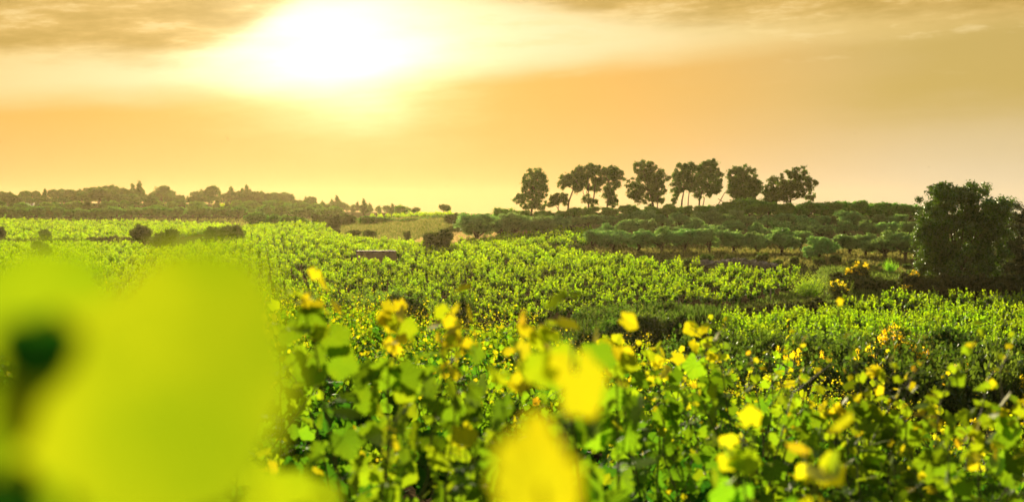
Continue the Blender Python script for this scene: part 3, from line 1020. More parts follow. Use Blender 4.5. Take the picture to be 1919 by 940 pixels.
def px_tree(label, d, base, clumps, stems, group=None, cat='pine tree', name='pine_tree', nsub=120, per=26, size=0.26, subr=0.5, col=(PINE_A, PINE_B), seed=0, depth=0.9):
    """a tree set out from its silhouette: clumps (px,py,rx,ry), stems [(px,py,r),...]; built at its own distance with real depth"""
    rng = np.random.RandomState(900 + seed)
    x0, y0 = X(base, d), d
    z0 = gz(x0, y0)
    k = d / F
    width = max(c[0] + c[2] for c in clumps) - min(c[0] - c[2] for c in clumps)
    cl = []
    for (a, b, rx, ry) in clumps:
        off = rng.uniform(-0.22, 0.22) * width * k
        rx, ry = rx * 1.24, ry * 1.32
        cl.append(((a - base) * k, off, Z(b, d) - z0, rx * k, max(rx, ry) * k * depth, ry * k))
    mb = MB()
    crown(mb, cl, nsub, subr, per, size, col[0], col[1], rng)
    tr = MB()
    for st in stems:
        pts = [((a - base) * k, rng.uniform(-0.15, 0.15), (Z(b, d) - z0)) for a, b, r in st]
        pts[0] = (pts[0][0], 0.0, min(pts[0][2], -0.15) if st[0][1] > 385 and st is stems[0] else pts[0][2])
        tr.tube(pts, [r for a, b, r in st], 6)
        # twigs from the stem end into the crown
    for c in cl:
        base_st = min(stems, key=lambda s: abs((s[-1][0] - base) * k - c[0]))
        q = ((base_st[-1][0] - base) * k, 0, Z(base_st[-1][1], d) - z0)
        tr.tube([q, ((q[0] + c[0]) / 2, c[1] * 0.5, (q[2] + c[2]) / 2 - 0.1), (c[0], c[1], c[2])], [0.1, 0.07, 0.03], 5)
    t = thing(name, label, cat, (x0, y0, z0), 0, group)
    part('trunk', tr.mesh('tree_trunk', M_BARK, True), t)
    part('crown', mb.mesh('tree_crown', M_TREE), t)
    return t


RG = 'pines standing on the ridge'
D = 282
px_tree('narrow dense pine at the left end of the ridge row', D, 996, [(1003, 337, 20, 18), (1000, 356, 22, 16), (990, 376, 22, 14), (972, 372, 8, 8), (1013, 340, 12, 14), (1012, 382, 12, 10), (985, 345, 10, 10)],
        [[(996, 402, .22), (997, 380, .18), (1000, 350, .12)]], RG, nsub=150, seed=1)
px_tree('small low pine between the narrow pine and the umbrella-crowned pines', D, 1046, [(1040, 374, 12, 7), (1050, 368, 12, 6), (1058, 376, 8, 7), (1034, 382, 7, 6)],
        [[(1046, 402, .12), (1046, 388, .1), (1048, 378, .06)], [(1046, 392, .07), (1038, 380, .05)]], RG, nsub=45, seed=2, subr=0.4)
px_tree('leaning pine with a flat crown on a slanting bare trunk', D, 1063, [(1062, 340, 14, 9), (1075, 333, 12, 9), (1084, 345, 10, 12), (1056, 346, 8, 6), (1088, 322, 8, 7)],
        [[(1063, 402, .2), (1066, 378, .17), (1074, 355, .13), (1080, 340, .08)], [(1074, 355, .09), (1063, 345, .05)]], RG, nsub=80, seed=3)
px_tree('forked umbrella pine with see-through crown on several thin stems', D, 1103, [(1100, 322, 14, 9), (1115, 318, 14, 8), (1105, 340, 9, 14), (1118, 345, 10, 12), (1092, 335, 9, 12), (1125, 330, 8, 10), (1110, 380, 8, 8), (1098, 372, 6, 6)],
        [[(1103, 402, .2), (1103, 370, .15), (1102, 340, .1)], [(1106, 400, .16), (1113, 370, .12), (1116, 340, .08)], [(1103, 385, .1), (1093, 362, .07), (1091, 340, .05)]], RG, nsub=105, seed=4)
px_tree('open-crowned pine with drooping right side beside the forked umbrella pine', D, 1142, [(1148, 322, 14, 8), (1158, 334, 11, 9), (1138, 330, 9, 9), (1152, 347, 9, 6), (1142, 362, 9, 14), (1148, 380, 10, 8), (1130, 322, 8, 7)],
        [[(1136, 402, .18), (1139, 375, .15), (1143, 345, .1)], [(1139, 375, .09), (1152, 350, .05)]], RG, nsub=95, seed=5)
px_tree('broad dense rounded pine in the middle of the ridge row', D, 1213, [(1205, 318, 18, 15), (1222, 325, 18, 16), (1212, 345, 26, 18), (1232, 345, 16, 18), (1190, 360, 12, 14), (1210, 368, 24, 12), (1240, 368, 10, 10), (1246, 335, 6, 6), (1180, 345, 5, 6)],
        [[(1226, 402, .22), (1224, 385, .2), (1215, 350, .14)], [(1232, 402, .13), (1232, 370, .08)]], RG, nsub=240, seed=6)
px_tree('pine with bare paired stems left in the double-crowned clump', D, 1280, [(1275, 325, 14, 14), (1290, 318, 13, 10), (1282, 340, 17, 14), (1268, 352, 9, 12), (1266, 372, 5, 8), (1296, 345, 10, 12)],
        [[(1276, 402, .2), (1278, 375, .16), (1283, 350, .1)], [(1288, 402, .13), (1290, 370, .1), (1292, 350, .07)]], RG, nsub=120, seed=7)
px_tree('tall pine with the highest pointed crown of the double clump', D, 1322, [(1308, 322, 11, 10), (1325, 314, 13, 12), (1335, 308, 8, 9), (1340, 330, 11, 14), (1320, 340, 18, 16), (1332, 358, 13, 9), (1308, 360, 9, 8), (1350, 345, 5, 8)],
        [[(1308, 402, .2), (1311, 375, .17), (1320, 345, .11)], [(1314, 402, .13), (1320, 370, .09)]], RG, nsub=150, seed=8)
px_tree('round dense pine with a slanting side limb right of the double clump', D, 1393, [(1383, 328, 18, 12), (1400, 330, 17, 12), (1392, 348, 26, 15), (1412, 348, 13, 14), (1375, 358, 11, 12), (1395, 368, 20, 9), (1422, 342, 5, 5)],
        [[(1398, 402, .22), (1396, 380, .18), (1393, 350, .12)], [(1385, 400, .1), (1345, 372, .07)], [(1345, 385, .1), (1357, 362, .07), (1372, 350, .05)]], RG, nsub=210, seed=9)
px_tree('lower shaggy pine tucked behind the last ridge pine', D + 6, 1450, [(1448, 343, 9, 10), (1440, 358, 11, 12), (1455, 362, 12, 12), (1446, 374, 12, 8)],
        [[(1450, 402, .16), (1450, 380, .13), (1449, 355, .08)]], RG, nsub=75, seed=10)
px_tree('wide wind-shaped pine with ragged right side ending the ridge row', D, 1482, [(1492, 326, 16, 9), (1478, 338, 18, 12), (1505, 338, 15, 10), (1520, 346, 11, 8), (1488, 355, 22, 12), (1512, 352, 8, 5), (1518, 368, 10, 6), (1470, 366, 14, 10), (1495, 368, 8, 6)],
        [[(1481, 404, .22), (1480, 385, .19), (1484, 360, .13), (1492, 340, .08)], [(1484, 375, .1), (1505, 368, .05)]], RG, nsub=165, seed=11)


# generic prototypes, one metre = one unit, height noted
def proto_tree(seed, h, w, trunk_h, col, size, nsub, per, subr, lobes=6, mat=None, umbrella=False, conic=False, trunk_r=0.16):
    rng = np.random.RandomState(seed)
    cl = []
    ch = h - trunk_h
    for i in range(lobes):
        a = rng.uniform(0, 6.28); rr = w / 2 * rng.uniform(0.15, 0.72)
        if umbrella:
            cz = trunk_h + ch * rng.uniform(0.45, 0.72); rz = ch * 0.30; rx = w * 0.26
        elif conic:
            f = i / max(1, lobes - 1)
            cz = trunk_h + ch * (0.2 + 0.68 * f); rx = w * 0.42 * (1.08 - f) + 0.15; rz = ch * 0.2; rr *= (1 - f) * 0.6
        else:
            cz = trunk_h + ch * rng.uniform(0.22, 0.78) * (1 - 0.35 * (rr / (w / 2)) ** 2); rz = ch * rng.uniform(0.2, 0.3); rx = w * rng.uniform(0.16, 0.26)
        cl.append((math.cos(a) * rr, math.sin(a) * rr, cz, rx, rx, rz))
    mb = MB()
    crown(mb, cl, nsub, subr, per, size, col[0], col[1], rng)
    tr = MB()
    lean = rng.normal(0, 0.04 * h, 2)
    top = (lean[0], lean[1], trunk_h + ch * 0.25)
    tr.tube([(0, 0, -0.3), (lean[0] * 0.2, lean[1] * 0.2, trunk_h * 0.5), top], [trunk_r, trunk_r * 0.8, trunk_r * 0.55], 6)
    for c in cl:
        tr.tube([(lean[0] * 0.5, lean[1] * 0.5, trunk_h * 0.75), ((top[0] + c[0]) / 2, (top[1] + c[1]) / 2, (trunk_h + c[2]) / 2), c[:3]], [trunk_r * 0.5, trunk_r * 0.35, trunk_r * 0.15], 5)
    return [('trunk', tr.mesh('tree_trunk', M_BARK, True)), ('crown', mb.mesh('tree_crown', mat or M_TREE))], h


def put(proto, px, d, top, label, cat, name, group=None, rng=rs, wide=1.0, minh=0.5):
    meshes, h = proto
    x, y = X(px, d), d
    z = gz(x, y)
    H = max(minh, Z(top, d) - z)
    s = H / h
    sw = s * wide
    return plant_copy(name, meshes, label, cat, (x, y, z), rng.uniform(0, 6.28), (sw, sw, s), group)


ORD = ['first', 'second', 'third', 'fourth', 'fifth', 'sixth', 'seventh', 'eighth', 'ninth', 'tenth', 'eleventh', 'twelfth', 'thirteenth',
       'fourteenth', 'fifteenth', 'sixteenth', 'seventeenth', 'eighteenth', 'nineteenth', 'twentieth', 'twenty-first', 'twenty-second', 'twenty-third', 'twenty-fourth', 'twenty-fifth', 'twenty-sixth', 'twenty-seventh', 'twenty-eighth', 'twenty-ninth', 'thirtieth']

# olives
OL = [proto_tree(1000 + i, 3.6, 4.2, 0.9, (OLIVE_A, OLIVE_B), 0.18, 95, 24, 0.36, 10, trunk_r=0.2) for i in range(5)]
rng = np.random.RandomState(41)
row = [(1112, 203, 430), (1150, 201, 424), (1196, 198, 423), (1240, 197, 424), (1283, 195, 428), (1328, 193, 426), (1375, 191, 424), (1420, 189, 428), (1466, 183, 426), (1500, 190, 432),
       (1535, 168, 442), (1592, 178, 432), (1622, 176, 430), (1660, 172, 432), (1697, 170, 434)]
for i, (px, d, top) in enumerate(row):
    put(OL[i % 5], px, d, top, f'{ORD[i]} olive tree from the left in the front row of the grove', 'olive tree', 'olive_tree', 'olive trees in the front row', rng, rng.uniform(1.25, 1.45))
i = 0
for px in np.arange(900, 1712, 34.0):
    p = px + rng.uniform(-7, 7)
    put(OL[rng.randint(5)], p, 243 + rng.uniform(-4, 4), 397 + rng.uniform(-6, 7) - (4 if 1320 < p < 1420 else 0), f'{ORD[i]} olive tree from the left in the back row of the grove', 'olive tree', 'olive_tree',
        'olive trees in the back row', rng, rng.uniform(1.25, 1.6))
    i += 1
for j, px in enumerate(np.arange(1135, 1712, 41.0)):
    put(OL[rng.randint(5)], px + rng.uniform(-8, 8), 219 + rng.uniform(-4, 4), 412 + rng.uniform(-6, 6), f'{ORD[j]} olive tree from the left in the hidden middle row of the grove', 'olive tree', 'olive_tree',
        'olive trees in the middle row', rng, rng.uniform(1.3, 1.5))

# bushy green trees on the ridge behind the olives
BR = [proto_tree(1100 + i, 4.0, 5.0, 0.7, (BROAD_A, BROAD_B), 0.22, 130, 26, 0.5, 7) for i in range(5)]
for j, (px, top) in enumerate([(945, 392), (975, 398), (1020, 396), (1050, 397), (1075, 392), (1105, 390), (1140, 392), (1180, 385), (1215, 388), (1250, 386), (1285, 388), (1315, 389), (1345, 384), (1370, 377), (1405, 374), (1440, 380), (1475, 384), (1515, 378), (1545, 384), (1570, 381), (1592, 380), (1612, 379), (1632, 382), (1655, 380), (1680, 384), (1705, 385)]):
    put(BR[j % 5], px, 268 + rng.uniform(-3, 3), top - 4, f'{ORD[j]} bushy green tree from the left along the ridge behind the olives', 'tree', 'broadleaf_tree', 'bushy trees on the ridge', rng, rng.uniform(1.1, 1.7))

# the big holm oak and its neighbours
def oak(label, cat, px, d, clumps, seed, nsub, size=0.15, per=44, subr=0.42, col=(OAK_A, OAK_B), name='holm_oak'):
    rng = np.random.RandomState(seed)
    x0, y0 = X(px, d), d
    z0 = gz(x0, y0); k = d / F
    cl = [((a - px) * k, rng.uniform(-1.2, 1.2), Z(b, d) - z0, rx * k, max(rx, ry) * k * 0.9, ry * k) for a, b, rx, ry in clumps]
    mb = MB()
    crown(mb, cl, nsub, subr, per, size, col[0], col[1], rng, shell=0.6)
    tr = MB()
    tr.tube([(0, 0, -0.3), (0.1, 0, 1.2), (0.0, 0.1, 3.0)], [0.42, 0.33, 0.26], 8)
    for c in cl:
        tr.tube([(0, 0, 1.2), (c[0] * 0.4, c[1] * 0.4, max(1.5, c[2] * 0.6)), c[:3]], [0.14, 0.08, 0.03], 6)
    t = thing(name, label, cat, (x0, y0, z0))
    part('trunk', tr.mesh('oak_trunk', M_BARK, True), t); part('crown', mb.mesh('oak_crown', M_OAK), t)


oak('huge rounded dark holm oak towering at the right beside the valley field', 'oak tree', 1795, 136,
    [(1785, 385, 55, 42), (1742, 425, 30, 34), (1845, 405, 36, 32), (1800, 440, 75, 50), (1740, 455, 32, 45), (1860, 460, 40, 50), (1800, 500, 70, 45), (1752, 505, 35, 38), (1820, 362, 32, 20), (1765, 360, 28, 16), (1864, 398, 26, 28)], 51, 520, size=0.17, subr=0.62, per=50)
oak('second green holm oak at the right edge, lower than the huge one', 'oak tree', 1925, 143,
    [(1900, 405, 32, 26), (1945, 410, 42, 30), (1925, 450, 55, 45), (1895, 480, 35, 35), (1950, 500, 60, 45), (1905, 520, 40, 30)], 52, 240, subr=0.6, col=((0.05, 0.075, 0.03), (0.13, 0.18, 0.07)))

# ------------------------------------------------------------------ left: the wood, hedges and lone trees
FW = [proto_tree(1200 + i, 8.0, 8.0, 2.2, (PINE_A, PINE_B), 0.5, 60, 22, 0.85, 6, umbrella=True, trunk_r=0.2) for i in range(4)]
FC = [proto_tree(1220 + i, 9.0, 4.6, 1.2, (PINE_A, PINE_B), 0.42, 70, 22, 0.6, 5, conic=True, trunk_r=0.18) for i in range(3)]
FB = [proto_tree(1240 + i, 5.5, 6.0, 0.6, (BROAD_A, BROAD_B), 0.4, 60, 22, 0.7, 6, trunk_r=0.15) for i in range(4)]
sky_l = np.array([(-60, 360), (0, 362), (50, 358), (110, 357), (170, 344), (230, 346), (285, 354), (345, 364), (370, 360), (480, 354), (540, 366), (600, 370), (680, 378), (720, 386), (760, 394), (800, 402)], float)
rng = np.random.RandomState(61)
n_w = 0
for d, sp, lift, kind in ((705, 16, 16, 'b'), (690, 15, 0, 'u'), (640, 18, 6, 'u'), (590, 20, 14, 'u'), (535, 21, 24, 'm'), (478, 22, 36, 'b')):
    for px in np.arange(-40, 800, sp):
        p = px + rng.uniform(-6, 6)
        if d == 590 and 395 < p < 575: continue
        if d == 530 and 385 < p < 590: continue
        if d >= 640 and p > 770: continue
        if d < 600 and p > 640: continue
        top = np.interp(p, sky_l[:, 0], sky_l[:, 1]) + lift + rng.uniform(-7, 8)
        if d == 705: top += 0
        if d == 478: top = 388 + rng.uniform(-6, 10)
        top = min(top, 400)
        if kind == 'b' or (kind == 'm' and rng.rand() < 0.6): pr, nm, lb, ct = FB[rng.randint(4)], 'broadleaf_tree', 'round pale green tree along the foot of the far wood', 'tree'
        elif rng.rand() < (0.75 if p > 470 else 0.25): pr, nm, lb, ct = FC[rng.randint(3)], 'pine_tree', 'slim pointed pine in the right part of the hazy far wood', 'pine tree'
        else: pr, nm, lb, ct = FW[rng.randint(4)], 'pine_tree', 'broad-crowned pine standing in the hazy far wood', 'pine tree'
        put(pr, p, d + rng.uniform(-8, 8), top, lb, ct, nm, 'trees of the far wood', rng, rng.uniform(0.8, 1.25) if d >= 640 else rng.uniform(1.2, 1.8), minh=4.0)
        n_w += 1
print('wood', n_w)
for px, d, top, pr, lb, nm in (
        (262, 640, 339, FC[0], 'pine with a layered crown rising above the left end of the far wood', 'pine_tree'),
        (306, 640, 347, FW[1], 'umbrella pine standing clear above a dip in the far wood', 'pine_tree'),
        (392, 640, 348, FW[2], 'flat-topped pine above the left end of the yellow hill field', 'pine_tree'),
        (433, 650, 347, FC[1], 'pointed pine just right of the flat-topped one above the hill field', 'pine_tree'),
        (462, 650, 345, FC[2], 'tall twin-topped pine above the middle of the hill field', 'pine_tree'),
        (510, 545, 372, FB[1], 'round dark tree in front of the yellow hill field', 'broadleaf_tree'),
        (682, 560, 372, FC[0], 'dark pointed pine where the far wood thins out', 'pine_tree'),
        (735, 520, 380, FC[2], 'small dark conifer left of the last trees of the wood', 'pine_tree'),
        (755, 500, 381, FB[2], 'light green tree beside the small dark conifer', 'broadleaf_tree'),
        (778, 480, 388, FW[0], 'low rounded dark tree sloping down at the end of the wood', 'broadleaf_tree'),
        (833, 420, 382, FW[3], 'lone dark pine on the horizon left of the olive grove', 'pine_tree')):
    put(pr, px, d, top, lb, 'tree' if nm == 'broadleaf_tree' else 'pine tree', nm, None, rng)

lone = [
    (270, 238, 420, 'u', 'lollipop-shaped round dark tree on a thin trunk in the left field', 46),
    (308, 232, 424, 'b', 'dark bushy shrub just right of the lollipop-shaped tree', 50),
    (404, 246, 424, 'b', 'dark shrub forming the left half of a pair at the field corner', 40),
    (432, 246, 420, 'b', 'dark shrub forming the right half of a pair at the field corner', 46),
    (79, 205, 447, 'b', 'dark shrub standing alone in the left vineyard below the hedge', 38),
    (-3, 300, 424, 'b', 'dark shrub cut off by the left edge beside the far field', 26),
    (86, 300, 428, 'b', 'thin sparse bush above the lone left shrub', 22),
    (820, 206, 424, 'b', 'shaggy green bush growing between the middle field and the terrace', 54),
    (855, 285, 398, 'b', 'big leafy green bush left of the first olives', 50),
    (880, 280, 402, 'b', 'olive-green bush touching the first olives of the back row', 36),
    (1516, 125, 497, 'l', 'bright lime-green feathery shrub at the corner of the middle field', 78),
    (1668, 150, 478, 'l', 'small lime-green shrub on the bank below the olives', 34),
]
def feathery(seed, h=3.0, w=3.4):
    rng = np.random.RandomState(seed)
    fol, st = MB(), MB()
    for k in range(85):
        a = rng.uniform(0, 6.283); lean = rng.uniform(0, 1.0) ** 0.7
        L = h * rng.uniform(0.6, 1.05) * (1 - 0.25 * lean)
        top = np.array((math.cos(a) * lean * w * 0.5, math.sin(a) * lean * w * 0.5, L))
        base = np.array((math.cos(a) * 0.1, math.sin(a) * 0.1, 0.05))
        shoot(fol, st if k % 3 == 0 else None, rng, base, top, 0.17, TQ, step=0.07, r0=0.012, yellow=0, petiole=0.12)
    f2 = MB()
    V = np.concatenate(fol.v); T = np.concatenate(fol.t)
    f2.v, f2.f, f2.t, f2.uv, f2.n = fol.v, fol.f, [t * 0 + np.array((0.20, 0.36, 0.02)) * (0.6 + 0.8 * rng.rand(len(t), 1)) + 0.5 * t for t in fol.t], fol.uv, fol.n
    return [('stems', st.mesh('shrub_stems', M_BARK, True)), ('foliage', f2.mesh('shrub_foliage', M_FIELD))], h


LM = [feathery(1300)]
LP = proto_tree(1310, 5.0, 4.6, 1.9, ((0.045, 0.07, 0.014), (0.09, 0.13, 0.025)), 0.2, 110, 30, 0.5, 7, trunk_r=0.14)
LB = [proto_tree(1320 + i, 3.6, 4.4, 0.1, ((0.04, 0.065, 0.014), (0.09, 0.14, 0.03)), 0.19, 120, 30, 0.45, 7, trunk_r=0.08) for i in range(3)]
for j, (px, d, top, k, lb, w) in enumerate(lone):
    pr = LP if k == 'u' else (LM[0] if k == 'l' else LB[j % 3])
    x, y = X(px, d), d
    z = gz(x, y); H = max(1.0, Z(top, d) - z); W = w * d / F
    base_w = 4.6 if k == 'u' else (3.4 if k == 'l' else 4.4)
    nm = 'round_tree' if k == 'u' else 'shrub'
    plant_copy(nm, pr[0], lb, 'tree' if k == 'u' else 'shrub', (x, y, z), rng.uniform(0, 6.28), (W / base_w * 1.1, W / base_w * 1.1, H / pr[1]))

# shrubs between wood and fields
for j, (px, d, top, w) in enumerate([(480, 345, 396, 44), (515, 340, 398, 36), (550, 335, 400, 40), (570, 330, 408, 30), (600, 345, 400, 30), (630, 330, 400, 44), (655, 335, 402, 36),
                                     (695, 330, 404, 44), (725, 332, 406, 40), (765, 325, 407, 34), (790, 330, 412, 26), (660, 270, 430, 28), (690, 268, 428, 26), (765, 255, 432, 16), (820, 330, 404, 36), (845, 325, 402, 36), (895, 270, 402, 30)]):
    x, y = X(px, d), d
    z = gz(x, y); H = max(1.0, Z(top, d) - z); W = w * d / F
    pr = (FB + LB)[j % 7]
    bw = 6.0 if j % 7 < 4 else 4.4
    plant_copy('shrub', pr[0], f'{ORD[j]} dark shrub in the scrub belt between far wood and middle field', 'shrub', (x, y, z), rng.uniform(0, 6.28), (W / bw * 1.15, W / bw * 1.15, H / pr[1]), 'shrubs of the scrub belt')


def hedge_run(name, label, p0, p1, d0, d1, top0, top1, w, seed, col=((0.04, 0.06, 0.014), (0.085, 0.11, 0.025)), size=0.2, dens=26):
    """one clipped or wild hedge as a single plant body"""
    rng = np.random.RandomState(seed)
    n = 14
    mb = MB()
    x0, y0 = X((p0 + p1) / 2, (d0 + d1) / 2), (d0 + d1) / 2
    z0 = gz(x0, y0)
    cl = []
    for i in range(n):
        f = (i + 0.5) / n
        px, d = p0 + (p1 - p0) * f, d0 + (d1 - d0) * f
        x = X(px, d); z = gz(x, d)
        H = max(0.8, Z(top0 + (top1 - top0) * f + rng.uniform(-1.5, 1.5), d) - z)
        cl.append((x - x0, d - y0, z - z0 + H * 0.5, (abs(p1 - p0) / n * d / F) * 0.75, w, H * 0.52))
    crown(mb, cl, n * dens // 2, 0.4, 26, size, col[0], col[1], rng, shell=0.5)
    o = link(bpy.data.objects.new(name, mb.mesh(name, M_TREE)))
    o.location = (x0, y0, z0)
    tag(o, label, 'hedge')


hedge_run('hedge', 'long dark hedge crossing the left fields at the left edge', -40, 142, 291, 291, 445, 446, 1.0, 71)
hedge_run('hedge', 'brown-green hedge piece continuing right towards the lollipop tree', 165, 245, 291, 290, 444, 446, 0.9, 72, ((0.06, 0.07, 0.02), (0.1, 0.12, 0.03)))
hedge_run('hedge', 'thin dark hedge line at the foot of the far wood', -40, 430, 436, 425, 407, 416, 1.2, 73, size=0.35, dens=36)
hedge_run('hedge', 'dark scrubby strip between terrace vines and the middle field', 770, 1090, 212, 201, 461, 470, 0.9, 74, dens=40)
hedge_run('hedge', 'dark scrub bank right of the bright lime shrub', 1560, 1700, 135, 134, 512, 530, 1.2, 75, dens=30)
hedge_run('hedge', 'low dark undergrowth at the foot of the huge oak', 1690, 1930, 131, 131, 515, 520, 1.3, 76, ((0.03, 0.045, 0.012), (0.07, 0.09, 0.025)), dens=46)
hedge_run('hedge', 'dark green scrub below the dirt track', 1290, 1540, 98, 119, 594, 560, 0.9, 77, dens=34)

# ------------------------------------------------------------------ the gully bank: shrubs, broom, reeds
def bush_mesh(seed, col, size, nsub, flower=None, mat=None, w=2.4, h=2.0):
    rng = np.random.RandomState(seed)
    cl = []
    for i in range(6):
        a = rng.uniform(0, 6.28); rr = w * 0.5 * rng.uniform(0.1, 0.55)
        cl.append((math.cos(a) * rr, math.sin(a) * rr, h * rng.uniform(0.3, 0.66), w * 0.27, w * 0.27, h * 0.32))
    mb = MB()
    crown(mb, cl, nsub, 0.34, 26, size * 1.15, col[0], col[1], rng, shell=0.5)
    for k in range(30):      # loose sprays standing out of the mass
        a = rng.uniform(0, 6.28); rr = w * 0.45 * math.sqrt(rng.rand())
        p = np.array((math.cos(a) * rr, math.sin(a) * rr, h * 0.45)); L = h * rng.uniform(0.3, 0.68)
        t = np.linspace(0, 1, 14)[:, None]
        P = p + t * np.array((math.cos(a) * 0.25, math.sin(a) * 0.25, L)) + rng.normal(0, 0.03, (14, 3))
        mb.blades(P, rng.normal(0, 1, (14, 3)), rng.normal(0, 0.4, (14, 3)) + (0, 0, 0.6), size * 1.1, np.array(col[1]) * rng.uniform(0.6, 1.2, (14, 1)), TQ)
    st = MB()
    for c in cl: st.tube([(0, 0, -0.15), (c[0] * 0.5, c[1] * 0.5, c[2] * 0.4), c[:3]], [0.035, 0.025, 0.01], 5)
    out = [('stems', st.mesh('bush_stems', M_BARK, True)), ('foliage', mb.mesh('bush_foliage', mat or M_TREE))]
    if flower:
        fl = MB()
        cu = [(c[0], c[1], c[2] + h * 0.12, c[3], c[4], c[5]) for c in cl]
        crown(fl, cu, flower, 0.16, 14, 0.07, (0.72, 0.54, 0.01), (0.82, 0.70, 0.02), rng, shell=0.9)
        P = np.concatenate(fl.v); keepv = P[:, 2].reshape(-1, 4).mean(1) > h * 0.55
        q = MB(); V = P.reshape(-1, 4, 3)[keepv]; k = len(V)
        T = np.concatenate(fl.t).reshape(-1, 4, 3)[keepv]
        q.add(V.reshape(-1, 3), (np.arange(k) * 4)[:, None, None] + TQ[1][None] if False else ((np.arange(k) * 4)[:, None, None] + TQ[1][None]).reshape(-1, 3), T.reshape(-1, 3))
        out.append(('blossom', q.mesh('bush_blossom', M_FIELD)))
    return out, w, h


BG = [bush_mesh(1400 + i, ((0.018, 0.042, 0.006), (0.075, 0.14, 0.016)), 0.12, 110) for i in range(4)]
BB = [bush_mesh(1420 + i, ((0.05, 0.07, 0.012), (0.10, 0.13, 0.02)), 0.10, 100, flower=45) for i in range(3)]
BL = [bush_mesh(1440 + i, ((0.05, 0.10, 0.015), (0.12, 0.21, 0.025)), 0.13, 100, mat=M_FIELD) for i in range(3)]


def put_bush(pr, px, d, top, w, label, name='shrub', cat='shrub', group=None):
    meshes, bw, bh = pr
    x, y = X(px, d), d
    z = gz(x, y); H = max(0.5, Z(top, d) - z); W = w * d / F
    return plant_copy(name, meshes, label, cat, (x, y, z), rng.uniform(0, 6.28), (W / bw, W / bw, H / bh), group)


for px, d, top, w, lb in ((1606, 136, 492, 50, 'round broom bush with an orange-yellow flowering cap on the bank'), (1576, 126, 526, 52, 'dense yellow-flowering broom right of the lime shrub'),
                          (1705, 132, 509, 40, 'broom bush with a yellow cap in front of the huge oak'), (1700, 129, 534, 22, 'tiny yellow-flowering broom at the edge of the right field'),
                          (1700, 60, 622, 120, 'biggest broom bush, covered in yellow flowers, in the gully on the right'), (1640, 55, 660, 90, 'dark broom with scattered yellow flowers left of the biggest broom'),
                          (1800, 52, 690, 80, 'low broom with yellow sprigs right below the biggest broom'), (1860, 50, 700, 80, 'low broom with yellow sprigs near the right edge of the gully'),
                          (1480, 52, 655, 80, 'dark broom with a few yellow flowers in the left part of the gully'), (1545, 54, 665, 60, 'small broom between two dark gully shrubs'),
                          (1905, 48, 715, 60, 'yellow-speckled broom at the right edge just above the near vines')):
    put_bush(BB[rng.randint(3)], px, d, top, w, lb, 'broom_bush', 'broom bush')
for j, px in enumerate(np.arange(1120, 1720, 34.0)):
    d = 178 - (px - 1100) / 600 * 22 + rng.uniform(-4, 4)
    put_bush(BG[j % 4], px + rng.uniform(-10, 10), d, HZ - gz(X(px, d), d) / d * F * 1.0 - rng.uniform(9, 20), rng.uniform(18, 34), 'low green shrub on the terrace bank below the front olive row', group='shrubs on the terrace bank')
k = 0
lab = 'dark green shrub in the thicket of the gully below the right field'
for (px0, px1, d, top, sp, w) in ((1100, 1290, 100, 578, 20, 46), (1110, 1300, 90, 600, 24, 52), (1310, 1940, 68, 622, 40, 84), (1290, 1940, 60, 640, 42, 90), (1300, 1940, 50, 668, 46, 100), (520, 860, 104, 565, 26, 52)):
    for px in np.arange(px0, px1, sp):
        l2 = lab if d < 80 else ('dark green shrub in the thicket at the front corner of the middle field' if px > 1000 else 'dark shrub behind the near vines along the front of the middle field')
        tp = top + rng.uniform(-10, 16)
        if d == 104: tp = 546 + abs(px - 660) * 0.09 + rng.uniform(-8, 8)
        put_bush((BG if rng.rand() < 0.75 else BL)[rng.randint(3)], px + rng.uniform(-8, 8), d + rng.uniform(-3, 3), tp + rng.uniform(-6, 10), w * rng.uniform(1.1, 2.0), l2, group='shrubs of the gully thicket')
        k += 1
print('gully shrubs', k)


# grasses, reeds and weeds nobody could count
def grass(name, label, n, sampler, hgt, wid, cols, blades=7, seed=0):
    rng = np.random.RandomState(seed)
    x, y = sampler(rng, n)
    z = ground(x, y)
    m = len(x)
    mb = MB()
    for b in range(blades):
        H = rng.uniform(hgt[0], hgt[1], m)
        P = np.stack([x + rng.normal(0, 0.10, m), y + rng.normal(0, 0.10, m), z - 0.03], -1)
        T = np.stack([rng.normal(0, 0.25, m), rng.normal(0, 0.25, m), np.ones(m)], -1)
        N = np.stack([rng.normal(0, 1, m), rng.normal(0, 1, m), np.zeros(m)], -1)
        f = rng.rand(m, 1)
        c = np.array(cols[0]) * (1 - f) + np.array(cols[1]) * f
        v, fc, uv = TN
        vv = v.copy(); vv[:, 0] *= wid
        mb.blades(P, N, T, H, c, (vv, fc, uv))
    o = link(bpy.data.objects.new(name, mb.mesh(name, M_FIELD)))
    tag(o, label, 'grass', kind='stuff')


def in_plot(poly, dpow=1.0):
    P = np.array(poly, float)

    def f(rng, n):
        px = rng.uniform(P[:, 0].min(), P[:, 0].max(), n * 3)
        d = rng.uniform(P[:, 1].min(), P[:, 1].max(), n * 3)
        k = inpoly(px, d, P)
        px, d = px[k][:n], d[k][:n]
        return X(px, d), d
    return f


